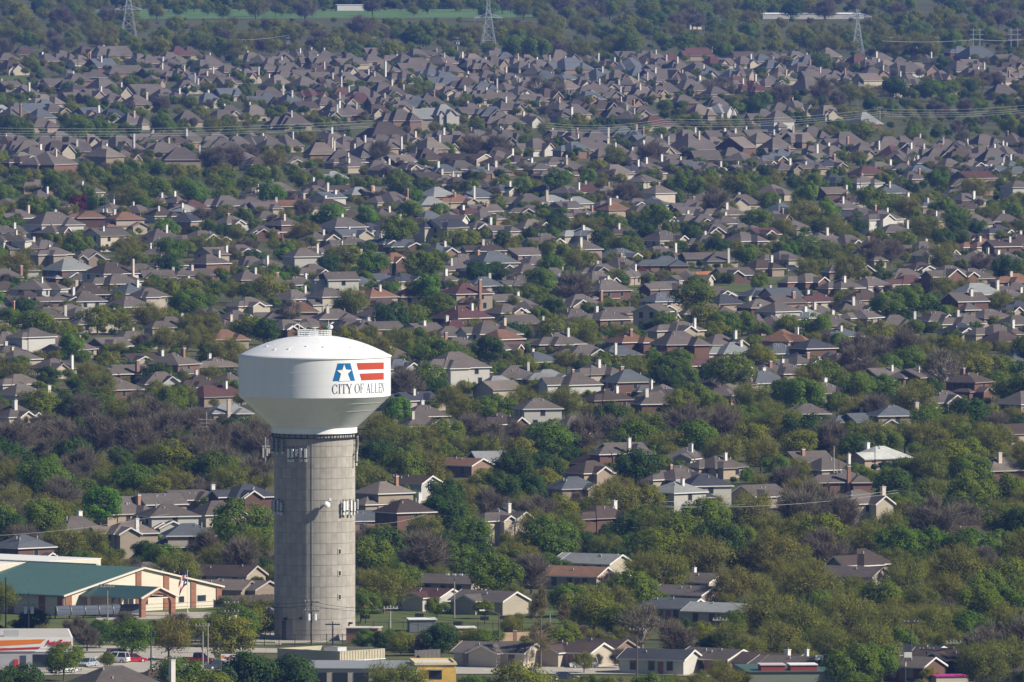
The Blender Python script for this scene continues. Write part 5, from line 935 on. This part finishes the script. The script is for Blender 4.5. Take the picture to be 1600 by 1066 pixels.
# ---------------------------------------------------------------- poles
def pole(label, px, ptop, pbase, kind='cross', c=(.12, .095, .075), w=.28):
    p = at(px, pbase); h = (pbase - ptop) / ppm(p); o = tag(empty(dict(cross='utility_pole', light='street_light', mast='pole', double='utility_pole', box='lamp_post', tall='light_pole')[kind], p, R(random.uniform(-12, 12))), label, dict(cross='utility pole', double='utility pole', light='street light', mast='pole', box='lamp post', tall='light pole')[kind])
    q = M(); q.bar((0, 0, 0), (0, 0, h), w, c, w * .65, 8); q.build('shaft', MAT['wood'] if kind in ('cross', 'double') else MAT['metal'], o)
    if kind in ('cross', 'double'):
        for z in ((h - .5,) if kind == 'cross' else (h - .5, h - 2.0)):
            q = M(); q.box(-1.25, 1.25, -.32, -.15, z - .1, z + .1, c); a = q.build('crossarm', MAT['wood'], o)
            for x in (-1.1, -.5, .5, 1.1): q = M(); q.bar((x, -.23, z + .1), (x, -.23, z + .38), .13, (.5, .5, .5)); q.build('insulator', MAT['metal'], a)
    if kind == 'double':
        for s in (-1, 1): q = M(); q.bar((s * .55, -.1, h - 3.6), (s * .55, -.1, h - 2.5), .62, (.62, .63, .64), n=10); q.build('transformer', MAT['metal'], o)
    if kind == 'light':
        q = M(); q.bar((0, 0, h * .97), (-1.3, -.2, h + .5), .13, c); q.bar((-1.3, -.2, h + .5), (-2.6, -.4, h + .55), .12, c); q.build('arm', MAT['metal'], o); q = M(); q.box(-3.4, -2.5, -.6, -.2, h + .4, h + .62, (.75, .75, .74)); q.build('lamp', MAT['paint'], o)
    if kind == 'box': q = M(); q.box(-.3, 1.0, -.5, .4, h - .35, h + .45, (.72, .72, .7)); q.build('lamp_head', MAT['paint'], o)
    if kind == 'tall':
        q = M(); q.box(-1.3, 1.3, -.06, .06, h - .15, h, c); q.build('arm', MAT['metal'], o)
        for x in (-1.2, 0, 1.2): q = M(); q.box(x - .28, x + .28, -.35, .1, h - .02, h + .28, (.66, .66, .64)); q.build('lamp', MAT['paint'], o)
    return o, p, h
G_, T_, D_ = (.30, .27, .24), (.12, .095, .075), (.035, .035, .04)
for a in (('dark tall pole at the edge before the hall wall', 9, 902, 990, 'mast', D_), ('grey utility pole with lamp arm before the hall', 45, 926, 994, 'double', G_), ('utility pole between screen and porch', 168, 912, 976, 'cross', G_), ('utility pole with two transformers left of the tower', 362, 938, 1022, 'double', T_),
    ('utility pole with transformers in front of the tower shaft', 487, 936, 1008, 'double', T_), ('short crossarm pole at the tower foot', 520, 971, 1008, 'cross', D_), ('thin light pole between the car park and tower yard', 317, 973, 1040, 'cross', G_), ('thin grey mast beside the car park pole', 325, 974, 1044, 'mast', G_), ('galvanised pole right of the tower over the lawn', 610, 946, 1014, 'cross', (.42, .40, .37)),
    ('street light with long arm over the ranch house', 780, 958, 1036, 'light', T_), ('triple floodlight pole behind the silver utility car', 710, 899, 966, 'tall', G_), ('slim black post in the car park', 236, 981, 1046, 'mast', D_), ('dark pole behind the yellow building', 686, 1036, 1064, 'mast', D_),
    ('utility pole before the charcoal-roofed house', 995, 980, 1062, 'cross', T_), ('grey utility pole near the dark oak', 1125, 964, 1030, 'cross', (.36, .34, .3)), ('tall wooden pole before the white roof', 1303, 697, 762, 'mast', (.4, .37, .32)), ('shorter post beside the tall wooden pole', 1311, 716, 762, 'mast', T_), ('dark utility pole with lamp arm near the brick ranch', 1424, 968, 1064, 'cross', T_),
    ('thinner pole right of the dark utility pole', 1448, 1010, 1064, 'cross', T_), ('crossarm pole over the lower corner', 1490, 1000, 1052, 'cross', G_), ('white lamp post by the green sign', 1277, 1028, 1066, 'box', (.7, .7, .68)), ('white lamp post before the brick ranch', 1415, 1024, 1066, 'box', (.7, .68, .6)), ('white lamp post by the pink-roofed shed', 1594, 1050, 1070, 'box', (.7, .7, .68)),
    ('street light among the dark oaks', 1484, 641, 664, 'light', G_), ('street light in the olive trees', 1196, 909, 935, 'light', G_), ('utility pole beside the terracotta house', 164, 314, 354, 'double', T_), ('utility pole left of the orange house rows', 363, 324, 372, 'cross', T_), ('tall light pole above the park houses', 1053, 346, 394, 'tall', T_), ('utility pole over the gabled brick house', 1271, 350, 372, 'double', G_),
    ('utility pole over the bare trees', 1418, 356, 378, 'double', G_), ('utility pole by the charcoal roofs', 505, 328, 362, 'cross', T_), ('utility pole above the slate roofs', 657, 339, 366, 'cross', T_), ('utility pole right of the slate roofs', 791, 338, 358, 'cross', T_), ('utility pole left of the dark oak clump', 54, 582, 616, 'cross', G_), ('utility pole behind the brown brick house', 245, 582, 610, 'double', G_), ('thin pole among the yellow-green trees', 821, 562, 592, 'mast', T_), ('thin pole above the brown gabled roof', 658, 709, 742, 'mast', G_), ('pole in front of the tan brick house', 264, 803, 836, 'mast', D_), ('pole with white boxes above the slate roof', 1332, 620, 652, 'cross', (.6, .58, .55)),
    ('utility pole under the far wires, left of the brown roofs', 583, 182, 198, 'cross', T_), ('utility pole under the far wires beside the oaks', 1375, 166, 186, 'cross', (.5, .48, .44)), ('utility pole under the far wires near the bare crowns', 852, 178, 196, 'cross', T_), ('dark post right of the dormer house', 984, 471, 490, 'mast', G_), ('lamp post near the far left brick row', 1340, 160, 182, 'mast', G_)):
    pole(a[0], a[1], a[2], a[3], a[4], a[5])
for i, x in enumerate((53, 150, 450, 584, 715, 845, 979, 1113, 1250, 1378, 1391, 1421, 1453, 1465)):
    pole('pale far utility pole at the wood edge, %s from the left of its row' % ('first second third fourth fifth sixth seventh eighth ninth tenth eleventh twelfth thirteenth fourteenth'.split()[i]), x, (58 if 440 < x < 1300 else 25 if x < 200 else 57), 82 if x > 200 else 44, 'double' if x < 1300 else 'cross', (.55, .56, .56), .34)
# aerial mast and cell mast
p = at(323, 700); o = tag(empty('aerial_mast', p), 'tall wire aerial with four crossbars over the bare trees', 'aerial'); h = 55 / ppm(p); q = M(); q.bar((0, 0, 0), (0, 0, h), .14, (.5, .48, .45)); q.build('mast', MAT['metal'], o)
for z, w in ((h - 1.4, 1.9), (h - 2.2, 1.5), (h - 3.0, 1.4), (h - 3.7, 2.4)): q = M(); q.bar((-w, 0, z), (w, -.2, z - .15), .1, (.55, .52, .5)); q.build('crossbar', MAT['metal'], o)
p = at(415, 750); o = tag(empty('cell_mast', p), 'slim cell mast with pale panels left of the tower', 'mast'); h = 67 / ppm(p); q = M(); q.bar((0, 0, 0), (0, 0, h), .22, (.5, .48, .45)); q.bar((.5, 0, h * .6), (.5, 0, h * .95), .09, (.5, .5, .5)); q.build('mast', MAT['metal'], o)
for x, z, hh in ((-.45, .52, 2.1), (.35, .56, 1.6), (.75, .62, 1.0)): q = M(); q.box(x - .17, x + .17, -.2, .1, h * z, h * z + hh, (.6, .56, .48)); q.build('panel', MAT['paint'], o)
q = M(); q.box(-.8, .9, -.1, .1, h * .78, h * .8, (.5, .5, .5)); q.build('crossbar', MAT['metal'], o)
# ---------------------------------------------------------------- pylons
def pylon(label, px, ybase, h, arm_z, twin=False):
    p = at(px, ybase); o = tag(empty('pylon', p, R(8)), label, 'pylon'); b, t = h * .13, h * .025
    def corner(k, z): s = b + (t - b) * min(1, z / (h * .72)); return Vector((s * (1 if k in (0, 1) else -1), s * (1 if k in (0, 3) else -1), z))
    for k in range(4): q = M(); q.bar(corner(k, 0), corner(k, h * .72), .28); q.bar(corner(k, h * .72), corner(k, h), .24); q.build('leg', MAT['galv'], o)
    q = M(); zs = [h * v for v in (.0, .18, .34, .48, .6, .72, .82, .91, 1.0)]
    for z0, z1 in zip(zs[:-1], zs[1:]):
        for k in range(4): a, c = corner(k, z0), corner((k + 1) % 4, z1); d, e = corner((k + 1) % 4, z0), corner(k, z1); q.bar(a, c, .14, n=3); q.bar(d, e, .14, n=3); q.bar(corner(k, z1), corner((k + 1) % 4, z1), .14, n=3)
    tag(q.build('bracing', MAT['galv'], o), kind='stuff')
    for z, w in arm_z:
        for s in (-1, 1):
            q = M(); q.bar((0, 0, z), (s * w, 0, z - .3), .42); q.bar((0, 0, z + 2.0), (s * w, 0, z - .3), .38)
            for f_ in (.35, .65): q.bar((s * w * f_, 0, z - .1), (s * w * f_, 0, z + 2 * (1 - f_)), .16, n=3)
            q.bar((s * w * .95, 0, z - .3), (s * w * .95, 0, z - 2.2), .2, n=3); q.build('crossarm', MAT['galv'], o)
pylon('tall lattice pylon at the left behind the far rows', 201, 62, 30, [(15.5, 7), (22, 5), (27, 4)]); pylon('lattice pylon at the centre top of the far woods', 763, 80, 29, [(16.5, 7), (26, 5.5)]); pylon('lattice pylon before the long white far hall', 1340, 84, 21.5, [(18, 7)])
for i, x in enumerate((1526, 1585)):
    p = at(x, 86); o = tag(empty('frame_pylon', p), ('left' if i == 0 else 'right') + ' one of two small double-mast pylons in the far woods', 'pylon')
    for s in (-1, 1): q = M(); q.bar((s * 1.6, 0, 0), (s * 1.6, 0, 13), .42); q.build('leg', MAT['galv'], o)
    for z in (7.5, 9.8, 12): q = M(); q.bar((-3.2, 0, z), (3.2, 0, z), .34); q.build('crossarm', MAT['galv'], o)
# ---------------------------------------------------------------- wires
def wire(label, pts, sag, r, mat, n=16):
    P = [at(x, y, h) for x, y, h in pts]; q = M(); o0 = P[0].copy()
    for a, b in zip(P[:-1], P[1:]):
        prev = a - o0
        for i in range(1, n + 1): t = i / n; c = a.lerp(b, t) - o0; c.z -= sag * 4 * t * (1 - t); q.bar(prev, c, r, n=3); prev = c
    tag(q.build('power_line', mat, loc=o0), label, 'power line', 'overhead lines')
for k, (d0, d1, d2, d3) in enumerate(((199, 188, 186, 158), (203.5, 192, 190, 163), (207, 197, 193, 166), (211, 199, 197, 169))):
    wire('pale overhead wire across the far rows, %s from the top' % ('first', 'second', 'third', 'fourth')[k], [(-60, d0, 12), (583, d1, 11), (852, d2 + 6, 11), (1040, d2, 11), (1375, (d2 + d3) / 2 - 2, 11), (1660, d3, 12)], 1.6, .075, MAT['wire'])
for k, (a, b, c) in enumerate(((773, 766, 774), (782, 770, 781))): wire('pale sagging wire above the olive trees at right, %s' % ('upper', 'lower')[k], [(1030, a + 10, 8), (1403, b, 8.5), (1680, c, 9)], 1.0, .06, MAT['wire'])
wire('pale wire right of the tower above the cream gabled house', [(556, 818, 8), (670, 802, 8), (960, 818, 8)], .8, .055, MAT['wire']); wire('pale wire among the trees left of the white roofed houses', [(1030, 790, 8), (1165, 788, 8)], .3, .055, MAT['wire']); wire('brown wire over the roofs left of the tower', [(-30, 838, 8), (264, 803, 8), (330, 808, 8)], .7, .05, MAT['wire'])
for k, (a, b, c) in enumerate(((938, 940, 980), (944, 946, 984), (1006, 1003, 998))): wire('thin dark wire past the tower shaft, %s' % ('upper', 'middle', 'lower')[k], [(-20, a + 6, 8), (362, a, 8), (487, b, 8), (610, c - 30, 8), (780, c - 10, 8)], .5, .06, MAT['dwire'])
wire('pale far wire left of the centre pylon', [(360, 62, 9), (450, 55, 10), (452, 54, 10)], .8, .12, MAT['wire']); wire('pale far wire row at the right wood edge', [(1378, 64, 10), (1526, 62, 10), (1620, 60, 10)], .8, .14, MAT['wire'])
# ---------------------------------------------------------------- small things
p = at(885, 976); o = tag(empty('goal_frame', p, R(-15)), 'white football goal frame on the lawn behind bare cypresses', 'goal')
for x in (-2.9, 2.9): q = M(); q.bar((x, 0, 0), (x, 0, 2.2), .16, (.78, .78, .76)); q.build('post', MAT['paint'], o)
q = M(); q.bar((-2.9, 0, 2.2), (2.9, 0, 2.2), .16, (.78, .78, .76)); q.build('crossbar', MAT['paint'], o)
p = at(1309, 1066); o = tag(empty('green_sign', p, R(8)), 'green and white shop sign beside the round shrub', 'sign'); q = M(); q.box(-1.2, 1.2, -.1, .1, .4, 2.0, (.03, .3, .1)); q.build('panel', MAT['paint'], o); q = M(); q.box(-.95, -.2, -.13, -.1, .6, 1.0, (.75, .75, .72)); q.box(.1, .7, -.13, -.1, 1.4, 1.7, (.75, .75, .72)); q.build('white_mark', MAT['paint'], o); q = M(); q.box(-1.0, 1.0, -.06, .06, 0, .4, (.3, .3, .3)); q.build('base', MAT['paint'], o)
for px, py in ((410, 979), (1145, 1054)):
    p = at(px, py); o = tag(empty('recycling_bin', p), 'blue wheeled bin ' + ('by the tower foot' if px < 800 else 'beside the grey plank fence'), 'bin'); q = M(); q.box(-.4, .4, -.4, .4, .1, 1.2, (.03, .12, .36)); q.build('body', MAT['paint'], o); q = M(); q.box(-.44, .44, -.46, .44, 1.203, 1.3, (.03, .1, .3)); q.build('lid', MAT['paint'], o)
for i, (px, py) in enumerate(((571, 975), (655, 972), (715, 985), (757, 977), (787, 976))):
    p = at(px, py); o = tag(empty('floodlight', p), 'black ground floodlight on the tower lawn, %s counted from the tower' % ('first second third fourth fifth'.split()[i]), 'floodlight'); q = M(); q.bar((0, 0, 0), (0, 0, .9), .12); q.build('stand', MAT['iron'], o); q = M(); q.box(-.75, .75, -.3, .3, .9, 1.5); q.build('lamp', MAT['iron'], o)
p = at(1172, 482); o = tag(empty('garden_shed', at(971, 478), R(45)), 'small yellow garden shed between two brown roofs', 'shed'); q = M(); q.box(-1.3, 1.3, -1.6, 1.6, 0, 2.0, (.66, .55, .34)); q.face([(-1.3, -1.6, 2), (1.3, -1.6, 2), (0, -1.6, 3.0)], (.66, .55, .34)); q.build('wall', MAT['wall'], o); q = M(); q.face([(-1.5, -1.8, 1.9), (0, -1.8, 3.1), (0, 1.8, 3.1), (-1.5, 1.8, 1.9)][::-1], (.16, .14, .13)); q.face([(1.5, -1.8, 1.9), (0, -1.8, 3.1), (0, 1.8, 3.1), (1.5, 1.8, 1.9)], (.16, .14, .13)); q.build('roof', MAT['roof'], o); q = M(); q.box(-.4, .4, -1.65, -1.55, .9, 1.6, (.2, .15, .1)); q.build('window', MAT['glass'], o)
# ---------------------------------------------------------------- haze
hm, nt, pb = nodes('haze_air'); nt.nodes.remove(pb); pv = nt.nodes.new('ShaderNodeVolumePrincipled'); nt.links.new(pv.outputs[0], nt.nodes['Material Output'].inputs['Volume'])
pv.inputs['Color'].default_value = (0.18, 0.36, 1.0, 1); pv.inputs['Density'].default_value = 2.4e-5; pv.inputs['Anisotropy'].default_value = 0.0
q = M(); q.box(-7200, 7200, -500, 24200, -1.2, 162); tag(q.build('haze', hm), kind='stuff')
